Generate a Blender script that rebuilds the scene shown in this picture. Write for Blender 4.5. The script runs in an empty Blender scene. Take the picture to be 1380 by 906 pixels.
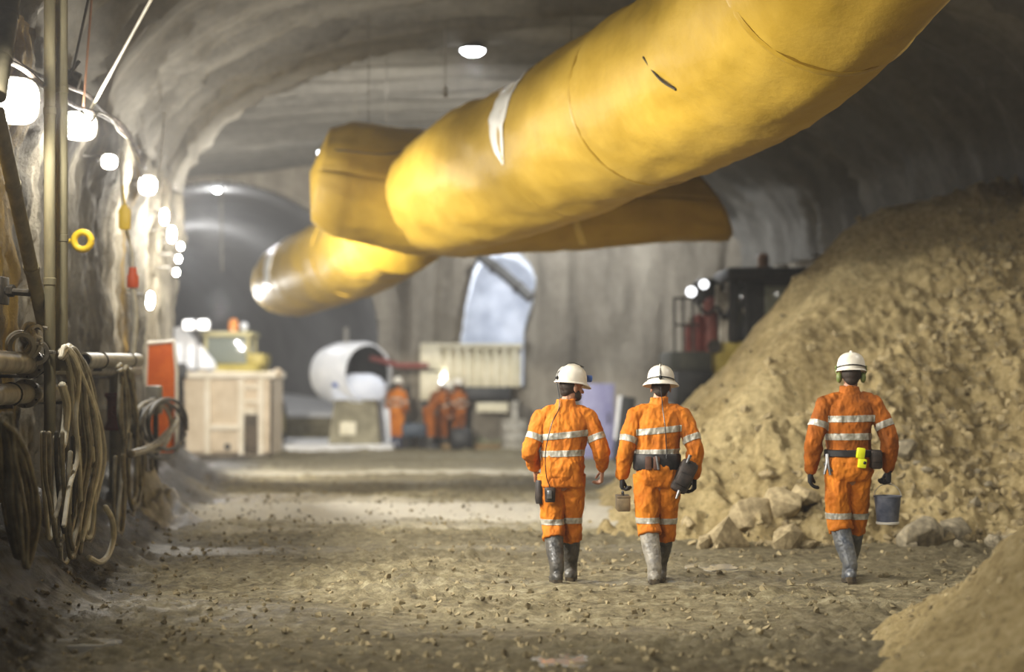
import bpy, bmesh, math, random
import numpy as np
from mathutils import Vector, Matrix, Euler

random.seed(7)
SC = bpy.context.scene
COL = SC.collection
PI = math.pi
F, CX, HY, EYE = 2300.0, 690.0, 515.0, 1.67      # focal length in pixels, principal column, horizon row, eye height


def at(px, py, Y):
    """The point at depth Y that projects to the pixel (px, py)."""
    return Vector(((px - CX) * Y / F, Y, EYE + (HY - py) * Y / F))


def wall_at(px, py, u=-2.6):
    """A point on the vertical plane parallel to the left wall, u metres from the axis line."""
    Y = u / ((px - CX) / F + 0.1)
    return at(px, py, Y)


def S(r, g, b):
    def c(v):
        v /= 255.0
        return v / 12.92 if v <= 0.04045 else ((v + 0.055) / 1.055) ** 2.4
    return (c(r), c(g), c(b), 1.0)


# ------------------------------------------------------------------ noise
_rng = np.random.RandomState(3)
_perm = _rng.permutation(256)
_perm = np.concatenate([_perm, _perm, _perm])
_grad = _rng.normal(size=(256, 3))
_grad /= np.linalg.norm(_grad, axis=1)[:, None]


def noise3(p):
    p = np.asarray(p, dtype=float)
    i = np.floor(p).astype(int)
    f = p - i
    w = f * f * f * (f * (f * 6 - 15) + 10)
    i &= 255
    out = 0
    for dx in (0, 1):
        for dy in (0, 1):
            for dz in (0, 1):
                h = _perm[_perm[_perm[(i[:, 0] + dx) & 255] + ((i[:, 1] + dy) & 255)] + ((i[:, 2] + dz) & 255)]
                g = _grad[h]
                d = g[:, 0] * (f[:, 0] - dx) + g[:, 1] * (f[:, 1] - dy) + g[:, 2] * (f[:, 2] - dz)
                wx = w[:, 0] if dx else 1 - w[:, 0]
                wy = w[:, 1] if dy else 1 - w[:, 1]
                wz = w[:, 2] if dz else 1 - w[:, 2]
                out = out + d * wx * wy * wz
    return out * 1.5


def fbm(p, octaves=4, gain=0.5, ridged=False):
    p = np.asarray(p, dtype=float)
    a, s, t = 1.0, np.zeros(len(p)), 1.0
    for o in range(octaves):
        n = noise3(p * t + o * 17.3)
        s += a * ((1 - 2 * np.abs(n)) if ridged else n)
        a *= gain
        t *= 2.03
    return s


def sstep(a, b, x):
    t = np.clip((x - a) / (b - a), 0, 1)
    return t * t * (3 - 2 * t)


# ------------------------------------------------------------------ materials
def _nodes(name):
    m = bpy.data.materials.new(name)
    m.use_nodes = True
    nt = m.node_tree
    nt.nodes.clear()
    out = nt.nodes.new('ShaderNodeOutputMaterial')
    b = nt.nodes.new('ShaderNodeBsdfPrincipled')
    nt.links.new(b.outputs[0], out.inputs[0])
    return m, nt, b


def _coord(nt, stretch=(1, 1, 1)):
    tc = nt.nodes.new('ShaderNodeTexCoord')
    mp = nt.nodes.new('ShaderNodeMapping')
    mp.inputs['Scale'].default_value = stretch
    nt.links.new(tc.outputs['Object'], mp.inputs['Vector'])
    return mp.outputs[0]


def _noise(nt, vec, scale, detail=6, rough=0.6, dist=0.0):
    n = nt.nodes.new('ShaderNodeTexNoise')
    n.inputs['Scale'].default_value = scale
    n.inputs['Detail'].default_value = detail
    n.inputs['Roughness'].default_value = rough
    n.inputs['Distortion'].default_value = dist
    nt.links.new(vec, n.inputs['Vector'])
    return n.outputs['Fac']


def _ramp(nt, fac, stops):
    r = nt.nodes.new('ShaderNodeValToRGB')
    e = r.color_ramp.elements
    e[0].position, e[0].color = stops[0]
    e[1].position, e[1].color = stops[-1]
    for p, c in stops[1:-1]:
        k = e.new(p)
        k.color = c
    nt.links.new(fac, r.inputs[0])
    return r.outputs[0]


def _mix(nt, fac, a, b):
    m = nt.nodes.new('ShaderNodeMix')
    m.data_type = 'RGBA'
    nt.links.new(fac, m.inputs[0])
    for s, v in ((6, a), (7, b)):
        if isinstance(v, tuple):
            m.inputs[s].default_value = v
        else:
            nt.links.new(v, m.inputs[s])
    return m.outputs[2]


def _bump(nt, b, height, strength, dist=0.02):
    bp = nt.nodes.new('ShaderNodeBump')
    bp.inputs['Strength'].default_value = strength
    bp.inputs['Distance'].default_value = dist
    nt.links.new(height, bp.inputs['Height'])
    nt.links.new(bp.outputs[0], b.inputs['Normal'])


def mat(name, c1, c2=None, rough=0.6, scale=6, lo=0.38, hi=0.65, bump=0.0, bscale=60, bdist=0.01, metallic=0.0, stretch=(1, 1, 1),
        spec=0.4, detail=6, rough2=None, c3=None):
    m, nt, b = _nodes(name)
    vec = _coord(nt, stretch)
    if c2 is not None:
        n = _noise(nt, vec, scale, detail)
        stops = [(lo, c1), (hi, c2)] if c3 is None else [(lo, c1), ((lo + hi) / 2, c2), (hi, c3)]
        nt.links.new(_ramp(nt, n, stops), b.inputs['Base Color'])
        if rough2 is not None:
            nt.links.new(_ramp(nt, n, [(lo, (rough,) * 3 + (1,)), (hi, (rough2,) * 3 + (1,))]), b.inputs['Roughness'])
    else:
        b.inputs['Base Color'].default_value = c1
    if rough2 is None or c2 is None:
        b.inputs['Roughness'].default_value = rough
    b.inputs['Metallic'].default_value = metallic
    b.inputs['Specular IOR Level'].default_value = spec
    if bump:
        _bump(nt, b, _noise(nt, vec, bscale, 5), bump, bdist)
    return m


def emit(name, color, strength):
    m, nt, b = _nodes(name)
    b.inputs['Base Color'].default_value = (0.8, 0.8, 0.8, 1)
    b.inputs['Emission Color'].default_value = color
    b.inputs['Emission Strength'].default_value = strength
    return m


# ------------------------------------------------------------------ mesh builder
def catmull(pts, n=8):
    pts = [Vector(p) for p in pts]
    if len(pts) < 3:
        return [pts[0].lerp(pts[-1], k / n) for k in range(n + 1)]
    P = [pts[0] * 2 - pts[1]] + pts + [pts[-1] * 2 - pts[-2]]
    out = []
    for i in range(1, len(P) - 2):
        a, b, c, d = P[i - 1:i + 3]
        for k in range(n):
            t = k / n
            out.append(0.5 * ((2 * b) + (c - a) * t + (2 * a - 5 * b + 4 * c - d) * t * t + (3 * b - a - 3 * c + d) * t ** 3))
    out.append(pts[-1])
    return out


class MB:
    def __init__(self):
        self.v, self.f, self.m = [], [], []
        self.T = None

    def _add(self, vs, fs, mi=0):
        b = len(self.v)
        if self.T is not None:
            vs = [self.T @ Vector(v) for v in vs]
        self.v += [tuple(v) for v in vs]
        self.f += [tuple(b + i for i in f) for f in fs]
        self.m += [mi] * len(fs)
        return self

    def box(self, lo, hi, mi=0, rot=None, c=0.0):
        """A box with its corners at lo and hi; chamfered by c; turned by the Euler rot about its centre."""
        lo, hi = Vector(lo), Vector(hi)
        ce, h = (lo + hi) / 2, (hi - lo) / 2
        bm = bmesh.new()
        bmesh.ops.create_cube(bm, size=1)
        for v in bm.verts:
            v.co = Vector((v.co.x * h.x * 2, v.co.y * h.y * 2, v.co.z * h.z * 2))
        if c > 0:
            bmesh.ops.bevel(bm, geom=bm.edges[:], offset=min(c, min(h) * 0.9), segments=2, affect='EDGES', profile=0.5)
        R = Euler(rot).to_matrix() if rot else Matrix.Identity(3)
        bm.verts.index_update()
        vs = [R @ v.co + ce for v in bm.verts]
        fs = [[v.index for v in f.verts] for f in bm.faces]
        bm.free()
        return self._add(vs, fs, mi)

    def tube(self, path, r, sides=12, mi=0, caps=True, ell=1.0, up=None, dome=False):
        """A tube along a path; r one radius or one per point; ell squashes it along the second axis."""
        path = [Vector(p) for p in path]
        n = len(path)
        rs = list(r) if hasattr(r, '__len__') else [r] * n
        if dome:
            d0, d1 = (path[0] - path[1]).normalized(), (path[-1] - path[-2]).normalized()
            pre = [(path[0] + d0 * rs[0] * math.sin(a), rs[0] * math.cos(a)) for a in (1.35, 0.95, 0.5)]
            post = [(path[-1] + d1 * rs[-1] * math.sin(a), rs[-1] * math.cos(a)) for a in (0.5, 0.95, 1.35)]
            path = [p for p, _ in pre] + path + [p for p, _ in post]
            rs = [q for _, q in pre] + rs + [q for _, q in post]
            n = len(path)
        tan = [(path[min(i + 1, n - 1)] - path[max(i - 1, 0)]).normalized() for i in range(n)]
        a = Vector(up) if up else (Vector((0, 0, 1)) if abs(tan[0].z) < 0.9 else Vector((1, 0, 0)))
        a = (a - tan[0] * a.dot(tan[0])).normalized()
        vs, fs = [], []
        for i in range(n):
            a = (a - tan[i] * a.dot(tan[i])).normalized()
            b = tan[i].cross(a)
            for k in range(sides):
                t = 2 * PI * k / sides
                vs.append(path[i] + a * math.cos(t) * rs[i] + b * math.sin(t) * rs[i] * ell)
        for i in range(n - 1):
            for k in range(sides):
                k2 = (k + 1) % sides
                fs.append((i * sides + k, i * sides + k2, (i + 1) * sides + k2, (i + 1) * sides + k))
        if caps:
            fs.append(tuple(range(sides))[::-1])
            fs.append(tuple(range((n - 1) * sides, n * sides)))
        return self._add(vs, fs, mi)

    def rings(self, rows, sides=20, mi=0, p=2.0):
        """A closed loft of superellipse rings (cx, cy, z, rx, ry)."""
        vs, fs = [], []
        for cx, cy, z, rx, ry in rows:
            for k in range(sides):
                t = 2 * PI * k / sides
                c, s = math.cos(t), math.sin(t)
                vs.append((cx + rx * math.copysign(abs(c) ** (2 / p), c), cy + ry * math.copysign(abs(s) ** (2 / p), s), z))
        n = len(rows)
        for i in range(n - 1):
            for k in range(sides):
                k2 = (k + 1) % sides
                fs.append((i * sides + k, i * sides + k2, (i + 1) * sides + k2, (i + 1) * sides + k))
        fs.append(tuple(range(sides))[::-1])
        fs.append(tuple(range((n - 1) * sides, n * sides)))
        return self._add(vs, fs, mi)

    def lathe(self, prof, sides=24, mi=0, M=None, closed=False):
        """A surface turned about z from (radius, z) pairs, then moved by M."""
        M = M or Matrix.Identity(4)
        vs, fs = [], []
        n = len(prof)
        for r, z in prof:
            for k in range(sides):
                t = 2 * PI * k / sides
                vs.append(M @ Vector((r * math.cos(t), r * math.sin(t), z)))
        for i in range(n if closed else n - 1):
            for k in range(sides):
                k2 = (k + 1) % sides
                j = (i + 1) % n
                fs.append((i * sides + k, i * sides + k2, j * sides + k2, j * sides + k))
        if not closed:
            fs.append(tuple(range(sides))[::-1])
            fs.append(tuple(range((n - 1) * sides, n * sides)))
        return self._add(vs, fs, mi)

    def ball(self, c, r, mi=0, seg=16, M=None):
        r = Vector(r) if hasattr(r, '__len__') else Vector((r, r, r))
        rows = []
        n = seg // 2
        vs, fs = [], []
        M = M or Matrix.Identity(3)
        c = Vector(c)
        vs.append(c + M @ Vector((0, 0, -r.z)))
        for i in range(1, n):
            ph = -PI / 2 + PI * i / n
            for k in range(seg):
                t = 2 * PI * k / seg
                vs.append(c + M @ Vector((r.x * math.cos(ph) * math.cos(t), r.y * math.cos(ph) * math.sin(t), r.z * math.sin(ph))))
        vs.append(c + M @ Vector((0, 0, r.z)))
        for k in range(seg):
            k2 = (k + 1) % seg
            fs.append((0, 1 + k2, 1 + k))
            for i in range(n - 2):
                fs.append((1 + i * seg + k, 1 + i * seg + k2, 1 + (i + 1) * seg + k2, 1 + (i + 1) * seg + k))
            fs.append((1 + (n - 2) * seg + k, 1 + (n - 2) * seg + k2, len(vs) - 1))
        return self._add(vs, fs, mi)

    def prism(self, poly, d, mi=0):
        """A polygon of 3-D points pushed by the vector d."""
        n = len(poly)
        d = Vector(d)
        vs = [Vector(p) for p in poly] + [Vector(p) + d for p in poly]
        fs = [tuple(range(n))[::-1], tuple(range(n, 2 * n))] + [(i, (i + 1) % n, n + (i + 1) % n, n + i) for i in range(n)]
        return self._add(vs, fs, mi)

    def mesh(self, name):
        me = bpy.data.meshes.new(name)
        me.from_pydata(self.v, [], self.f)
        me.polygons.foreach_set('material_index', self.m)
        me.update()
        bm = bmesh.new()
        bm.from_mesh(me)
        bmesh.ops.recalc_face_normals(bm, faces=bm.faces)
        bm.to_mesh(me)
        bm.free()
        return me

    def build(self, name, mats, parent=None, smooth=True, angle=0.7):
        return link(name, self.mesh(name), mats, parent, smooth, angle)


def link(name, me, mats, parent=None, smooth=True, angle=0.7):
    for m in (mats if isinstance(mats, (list, tuple)) else [mats]):
        me.materials.append(m)
    o = bpy.data.objects.new(name, me)
    COL.objects.link(o)
    if smooth:
        me.shade_smooth()
        if angle < 3:
            me.set_sharp_from_angle(angle=angle)
    if parent is not None:
        o.parent = parent
    return o


def empty(name, loc=(0, 0, 0), rotz=0.0):
    o = bpy.data.objects.new(name, None)
    o.location = loc
    o.rotation_euler = (0, 0, rotz)
    o.empty_display_size = 0.1
    COL.objects.link(o)
    return o


def tag(o, label=None, cat=None, group=None, kind=None):
    for k, v in (('label', label), ('category', cat), ('group', group), ('kind', kind)):
        if v:
            o[k] = v
    return o


def grid_mesh(name, X, Y, Z):
    """A mesh from three equal 2-D arrays of coordinates."""
    r, c = X.shape
    co = np.stack([X, Y, Z], -1).reshape(-1, 3)
    i = np.arange(r * c).reshape(r, c)
    q = np.stack([i[:-1, :-1], i[:-1, 1:], i[1:, 1:], i[1:, :-1]], -1).reshape(-1, 4)
    me = bpy.data.meshes.new(name)
    me.vertices.add(len(co))
    me.vertices.foreach_set('co', co.ravel())
    me.loops.add(q.size)
    me.loops.foreach_set('vertex_index', q.ravel().astype(np.int32))
    me.polygons.add(len(q))
    me.polygons.foreach_set('loop_start', (np.arange(len(q)) * 4).astype(np.int32))
    me.update()
    me.validate()
    return me


def hull_rock(r, seed, flat=0.75, n=16, bevel=0.06):
    """An angular stone: the hull of points on a squashed ball, its edges worn."""
    rnd = random.Random(seed)
    bm = bmesh.new()
    sc = Vector((rnd.uniform(0.8, 1.25), rnd.uniform(0.75, 1.1), flat * rnd.uniform(0.8, 1.15)))
    for _ in range(n):
        d = Vector((rnd.gauss(0, 1), rnd.gauss(0, 1), rnd.gauss(0, 1))).normalized() * rnd.uniform(0.8, 1.0)
        bm.verts.new(Vector((d.x * sc.x, d.y * sc.y, d.z * sc.z)) * r)
    g = bmesh.ops.convex_hull(bm, input=bm.verts)
    for v in [v for v in bm.verts if not v.link_faces]:
        bm.verts.remove(v)
    if bevel:
        bmesh.ops.bevel(bm, geom=bm.edges[:], offset=bevel * r, segments=2, affect='EDGES', profile=0.6, clamp_overlap=True)
    bmesh.ops.recalc_face_normals(bm, faces=bm.faces)
    return bm
# ================================================================== camera
cam = bpy.data.objects.new('camera', bpy.data.cameras.new('camera'))
COL.objects.link(cam)
cam.location = (0, 0, EYE)
cam.rotation_euler = (PI / 2, 0, 0)
cam.data.sensor_width = 36
cam.data.lens = F / 1380 * 36
cam.data.shift_y = (HY - 453) / 1380
cam.data.clip_end = 300
cam.data.dof.use_dof = True
cam.data.dof.focus_distance = 13.4
cam.data.dof.aperture_fstop = 0.74
SC.camera = cam
SC.view_settings.view_transform = 'Standard'
SC.view_settings.look = 'None'
SC.view_settings.gamma = 1
SC.view_settings.exposure = 0.0
w = bpy.data.worlds.new('world')
SC.world = w
w.use_nodes = True
w.node_tree.nodes['Background'].inputs[0].default_value = (0.9, 0.92, 1.0, 1)
w.node_tree.nodes['Background'].inputs[1].default_value = 0.005
vs_ = w.node_tree.nodes.new('ShaderNodeVolumeScatter')          # fine dust in the air
vs_.inputs['Color'].default_value = (0.95, 0.95, 0.97, 1)
vs_.inputs['Density'].default_value = 0.0025
vs_.inputs['Anisotropy'].default_value = 0.55
w.node_tree.links.new(vs_.outputs[0], w.node_tree.nodes['World Output'].inputs['Volume'])

# ================================================================== ground heights
def floor_h(X, Y, fine=True):
    X, Y = np.asarray(X, float), np.asarray(Y, float)
    p = np.stack([X.ravel(), Y.ravel(), np.zeros(X.size)], 1)
    u = (X + 0.1 * Y).ravel()
    h = 0.045 * fbm(p * (0.55, 0.9, 1), 3)
    h += 0.022 * np.sin((p[:, 1] + 0.5 * noise3(p * (0.3, 0.3, 1) + 5)) * 2.6) * sstep(16, 22, p[:, 1])
    if fine:
        k = 0.45 + 0.75 * sstep(-0.1, 0.35, noise3(p * (0.5, 0.5, 1) + 31))
        h += k * 0.045 * fbm(p * (3.2, 4.5, 1), 4, 0.62)
        cl = noise3(p * (9, 9, 1) + 3)
        h += k * 0.06 * np.clip(cl - 0.08, 0, 1) + k * 0.018 * np.abs(noise3(p * (14, 14, 1) + 3))
    # the mud and grout banked against the left wall
    e = sstep(-1.75, -2.95, u + 0.25 * noise3(p * (0.6, 0.6, 1) + 9)) * sstep(32, 28, p[:, 1])
    h += e * (0.62 + 0.3 * fbm(p * (0.9, 0.9, 1) + 2, 3) + (0.12 * fbm(p * (3.5, 3.5, 1) + 8, 4) if fine else 0))
    return h.reshape(X.shape)


PILE_X = [0.4, 1.0, 1.5, 2.09, 2.93, 4.05, 5.47, 6.57, 7.6, 9.0, 11.0]
PILE_Z = [-0.6, -0.2, 0.15, 0.82, 1.52, 2.9, 4.10, 4.46, 4.54, 4.5, 4.3]


def pile_h(X, Y, fine=True):
    X, Y = np.asarray(X, float), np.asarray(Y, float)
    p = np.stack([X.ravel(), Y.ravel(), np.zeros(X.size)], 1)
    x, y = p[:, 0], p[:, 1]
    wob = 0.35 * noise3(p * (0.5, 0.5, 1) + 40)
    prof = np.interp(x + 0.15 * wob, PILE_X, PILE_Z)
    front = 17.9 + 0.5 * noise3(np.stack([x * 0.6, 0 * x, 0 * x + 7], 1)) + 0.25 * np.clip(2.6 - x, 0, 2)
    a = (y - front) * 0.63 + 0.0
    a = a + 0.35 * wob
    b = prof - np.clip(y - 25.6, 0, 9) * 1.4
    k = 0.35
    hh = np.clip(0.5 + 0.5 * (b - a) / k, 0, 1)
    h = b * (1 - hh) + a * hh - k * hh * (1 - hh)
    if fine:
        # slipped smooth sand on the high left flank, clods and rough spoil elsewhere
        d = (x - 2.4) * 0.75 + (22.6 - y) * 0.5
        smooth = sstep(2.7, 1.7, d + 0.8 * noise3(p * (0.7, 0.7, 1) + 12)) * sstep(19.0, 20.0, y)
        amp = 1 - 0.72 * smooth
        dg = np.stack([(x * 0.8 + y * 0.6) * 0.35, (y * 0.8 - x * 0.6) * 1.15, np.full(len(x), 4.0)], 1)
        h = h + 0.30 * fbm(dg, 3) * sstep(0.2, 1.2, h)
        h = h + amp * (0.12 * fbm(p * (1.3, 1.3, 1) + 60, 3) + 0.22 * np.abs(noise3(p * (2.6, 2.6, 1) + 33)) + 0.17 * np.abs(noise3(p * (5.2, 5.2, 1) + 70)) + 0.11 * np.abs(noise3(p * (10, 10, 1) + 75)))
        h = h + amp * 0.10 * np.clip(noise3(p * (6, 6, 1) + 20) - 0.05, 0, 1) + 0.02 * fbm(p * (14, 14, 1), 2)
    return h.reshape(X.shape)


def near_pile_h(X, Y):
    X, Y = np.asarray(X, float), np.asarray(Y, float)
    p = np.stack([X.ravel(), Y.ravel(), np.zeros(X.size)], 1)
    r = np.hypot((p[:, 0] - 4.25), (p[:, 1] - 9.7) * 0.8)
    h = 1.85 * np.clip(1.0 - (r + 0.18 * noise3(p * (1.1, 1.1, 1) + 5)) / 2.15, -0.1, 1)
    h = h + 0.05 * fbm(p * (3, 3, 1) + 15, 4, 0.6) + 0.05 * np.clip(noise3(p * (7, 7, 1) + 3) - 0.1, 0, 1) + 0.012 * fbm(p * (20, 20, 1), 2)
    return h.reshape(X.shape)


def ground(x, y):
    """The height of the ground at one point, whichever surface is on top."""
    return float(max(floor_h(np.array([x]), np.array([y]))[0], pile_h(np.array([x]), np.array([y]))[0], near_pile_h(np.array([x]), np.array([y]))[0]))


# ================================================================== materials of the setting
def mud_material():
    m, nt, b = _nodes('mud')
    v = _coord(nt)
    v2 = _coord(nt, (0.35, 1.0, 1.0))
    n1 = _noise(nt, v2, 0.9, 7, 0.62, 0.4)
    n2 = _noise(nt, v, 9.0, 8, 0.7)
    c = _ramp(nt, n1, [(0.30, S(82, 74, 54)), (0.45, S(124, 114, 86)), (0.56, S(154, 144, 112)), (0.68, S(180, 172, 146))])
    c2 = _ramp(nt, n2, [(0.34, S(40, 35, 24)), (0.50, S(138, 126, 92)), (0.70, S(206, 196, 162))])
    mx = nt.nodes.new('ShaderNodeMix')
    mx.data_type = 'RGBA'
    mx.inputs[0].default_value = 0.62
    nt.links.new(c, mx.inputs[6])
    nt.links.new(c2, mx.inputs[7])
    sep = nt.nodes.new('ShaderNodeSeparateXYZ')
    nt.links.new(v, sep.inputs[0])
    # pale slurry and trodden mud in ragged belts; the brightest paints a wet reflection
    yw = nt.nodes.new('ShaderNodeMath')
    yw.operation = 'MULTIPLY_ADD'
    yw.inputs[1].default_value = 4.5
    nt.links.new(_noise(nt, _coord(nt, (0.45, 0.8, 1)), 0.8, 6, 0.62), yw.inputs[0])
    nt.links.new(sep.outputs[1], yw.inputs[2])
    yr = nt.nodes.new('ShaderNodeMapRange')
    yr.inputs['From Min'].default_value = 2.25
    yr.inputs['From Max'].default_value = 52.25
    nt.links.new(yw.outputs[0], yr.inputs['Value'])
    g = lambda k: (k, k, k, 1)
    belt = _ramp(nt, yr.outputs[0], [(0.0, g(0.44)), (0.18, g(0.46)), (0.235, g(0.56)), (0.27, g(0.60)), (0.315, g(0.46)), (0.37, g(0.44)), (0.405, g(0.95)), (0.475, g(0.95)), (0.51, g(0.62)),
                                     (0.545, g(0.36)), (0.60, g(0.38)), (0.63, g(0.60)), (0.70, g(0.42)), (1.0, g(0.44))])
    mul = nt.nodes.new('ShaderNodeMix')
    mul.data_type = 'RGBA'
    mul.blend_type = 'OVERLAY'
    mul.inputs[0].default_value = 0.5
    nt.links.new(mx.outputs[2], mul.inputs[6])
    nt.links.new(belt, mul.inputs[7])
    # wet grey slurry along the left wall's foot
    ma = nt.nodes.new('ShaderNodeMath')
    ma.operation = 'MULTIPLY_ADD'
    ma.inputs[1].default_value = 0.1
    nt.links.new(sep.outputs[1], ma.inputs[0])
    nt.links.new(sep.outputs[0], ma.inputs[2])
    nz = nt.nodes.new('ShaderNodeMath')
    nz.operation = 'MULTIPLY_ADD'
    nz.inputs[1].default_value = 1.6
    nt.links.new(_noise(nt, v, 0.9, 5), nz.inputs[0])
    nt.links.new(ma.outputs[0], nz.inputs[2])
    mr = nt.nodes.new('ShaderNodeMapRange')
    mr.inputs['From Min'].default_value = -0.7
    mr.inputs['From Max'].default_value = -1.5
    nt.links.new(nz.outputs[0], mr.inputs['Value'])
    pale = _ramp(nt, yr.outputs[0], [(0.0, g(0)), (0.385, g(0)), (0.415, g(0.9)), (0.465, g(0.9)), (0.50, g(0)), (0.60, g(0)), (0.625, g(0.55)), (0.645, g(0.1)), (0.70, g(0)), (1.0, g(0))])  # brightest belt: the floor's wet reflection painted into the colour
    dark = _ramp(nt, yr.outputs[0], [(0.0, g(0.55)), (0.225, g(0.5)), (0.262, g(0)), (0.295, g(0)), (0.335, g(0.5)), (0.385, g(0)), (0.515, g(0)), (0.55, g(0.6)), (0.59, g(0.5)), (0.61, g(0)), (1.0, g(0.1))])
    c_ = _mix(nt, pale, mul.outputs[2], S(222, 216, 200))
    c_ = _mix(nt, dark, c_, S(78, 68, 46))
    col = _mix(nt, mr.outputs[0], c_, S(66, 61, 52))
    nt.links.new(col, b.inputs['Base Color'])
    wl_ = nt.nodes.new('ShaderNodeMapRange')
    wl_.inputs['From Min'].default_value, wl_.inputs['From Max'].default_value = -0.7, -1.6
    wl_.inputs['To Min'].default_value, wl_.inputs['To Max'].default_value = 0.0, 0.9
    nt.links.new(nz.outputs[0], wl_.inputs['Value'])
    wet = _ramp(nt, _noise(nt, v2, 0.55, 5, 0.6), [(0.40, (0.92,) * 3 + (1,)), (0.54, (0.8,) * 3 + (1,)), (0.62, (0.5,) * 3 + (1,))])
    wet = _mix(nt, wl_.outputs[0], wet, (0.38, 0.38, 0.38, 1))
    nt.links.new(wet, b.inputs['Roughness'])
    b.inputs['Specular IOR Level'].default_value = 0.35
    _bump(nt, b, _noise(nt, v, 16, 8, 0.75), 1.0, 0.07)
    return m


def sand_material(name, warm=1.0):
    m, nt, b = _nodes(name)
    v = _coord(nt)
    n1 = _noise(nt, v, 0.55, 6, 0.6, 0.3)
    n2 = _noise(nt, v, 11.0, 8, 0.72)
    c1 = _ramp(nt, n1, [(0.32, S(150, 130, 88)), (0.5, S(204, 182, 130)), (0.66, S(228, 208, 156))])
    c2 = _ramp(nt, n2, [(0.34, S(62, 54, 38)), (0.48, S(176, 156, 110)), (0.68, S(232, 216, 172))])
    mx = nt.nodes.new('ShaderNodeMix')
    mx.data_type = 'RGBA'
    mx.inputs[0].default_value = 0.5
    nt.links.new(c1, mx.inputs[6])
    nt.links.new(c2, mx.inputs[7])
    nt.links.new(mx.outputs[2], b.inputs['Base Color'])
    b.inputs['Roughness'].default_value = 0.95
    b.inputs['Specular IOR Level'].default_value = 0.2
    _bump(nt, b, _noise(nt, v, 15, 8, 0.78), 1.0, 0.08)
    return m


def shotcrete_material(name, tones, stretch=(1, 1, 1), scale=0.8):
    m, nt, b = _nodes(name)
    v = _coord(nt, stretch)
    v1 = _coord(nt)
    n1 = _noise(nt, v, scale, 6, 0.6, 0.5)
    n2 = _noise(nt, v1, 7, 7, 0.7)
    c1 = _ramp(nt, n1, [(0.3, tones[0]), (0.5, tones[1]), (0.68, tones[2])])
    c2 = _ramp(nt, n2, [(0.35, tones[0]), (0.7, tones[2])])
    mx = nt.nodes.new('ShaderNodeMix')
    mx.data_type = 'RGBA'
    mx.inputs[0].default_value = 0.3
    nt.links.new(c1, mx.inputs[6])
    nt.links.new(c2, mx.inputs[7])
    nt.links.new(mx.outputs[2], b.inputs['Base Color'])
    b.inputs['Roughness'].default_value = 0.9
    b.inputs['Specular IOR Level'].default_value = 0.12
    _bump(nt, b, n2, 0.6, 0.04)
    return m


def left_wall_material():
    m, nt, b = _nodes('stained_piles')
    v = _coord(nt, (1, 1, 0.16))
    v1 = _coord(nt)
    base = _ramp(nt, _noise(nt, v, 1.6, 8, 0.72, 0.2), [(0.3, S(58, 55, 48)), (0.48, S(98, 93, 82)), (0.66, S(136, 130, 114))])
    rust = _ramp(nt, _noise(nt, v, 3.5, 6), [(0.3, S(70, 58, 30)), (0.5, S(146, 118, 46)), (0.64, S(184, 150, 62)), (0.8, S(170, 154, 112))])
    sep = nt.nodes.new('ShaderNodeSeparateXYZ')
    nt.links.new(v1, sep.inputs[0])

    def band(y0, y1, y2, y3):
        """1 between y1 and y2 along the wall, 0 outside y0..y3, its edges broken by noise."""
        k = nt.nodes.new('ShaderNodeMath')
        k.operation = 'MULTIPLY_ADD'
        k.inputs[1].default_value = 1.3
        nt.links.new(_noise(nt, v, 2.2, 5), k.inputs[0])
        nt.links.new(sep.outputs[1], k.inputs[2])
        r = nt.nodes.new('ShaderNodeMapRange')
        r.inputs['From Min'].default_value, r.inputs['From Max'].default_value = y0 + 0.65, y1 + 0.65
        nt.links.new(k.outputs[0], r.inputs['Value'])
        q = nt.nodes.new('ShaderNodeMapRange')
        q.inputs['From Min'].default_value, q.inputs['From Max'].default_value = y3 + 0.65, y2 + 0.65
        nt.links.new(k.outputs[0], q.inputs['Value'])
        t = nt.nodes.new('ShaderNodeMath')
        t.operation = 'MULTIPLY'
        nt.links.new(r.outputs[0], t.inputs[0])
        nt.links.new(q.outputs[0], t.inputs[1])
        return t.outputs[0]
    c = _mix(nt, band(9, 11.0, 14.6, 15.2), base, rust)
    c = _mix(nt, band(22.2, 22.5, 22.7, 23.1), c, rust)
    cem = _ramp(nt, _noise(nt, v, 4.0, 7), [(0.35, S(120, 112, 96)), (0.65, S(196, 188, 168))])
    for bb in (band(21.0, 21.5, 22.3, 22.6), band(15.4, 15.6, 15.9, 16.3), band(25, 25.4, 26.5, 27.2)):
        c = _mix(nt, bb, c, cem)
    nt.links.new(c, b.inputs['Base Color'])
    b.inputs['Roughness'].default_value = 0.85
    b.inputs['Specular IOR Level'].default_value = 0.25
    _bump(nt, b, _noise(nt, v1, 9, 8, 0.78), 1.0, 0.09)
    return m


M_MUD = mud_material()
M_SAND = sand_material('dry_spoil')
M_VAULT = shotcrete_material('sprayed_concrete', (S(84, 82, 77), S(110, 107, 101), S(142, 139, 131)), (0.3, 2.0, 0.3), 1.0)
M_BACK = shotcrete_material('pale_concrete', (S(98, 92, 82), S(138, 130, 116), S(176, 168, 152)), (1.0, 1.0, 0.15), 1.0)
M_FAR = shotcrete_material('dark_concrete', (S(104, 102, 100), S(120, 118, 116), S(134, 132, 128)), (1, 1, 1), 0.6)
M_ADIT = mat('limewashed_concrete', S(186, 190, 198), S(236, 238, 242), 0.85, 1.2)
M_WALL = left_wall_material()


def struct(name, me, m):
    return tag(link(name, me, m, smooth=True, angle=4), kind='structure')


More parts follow.
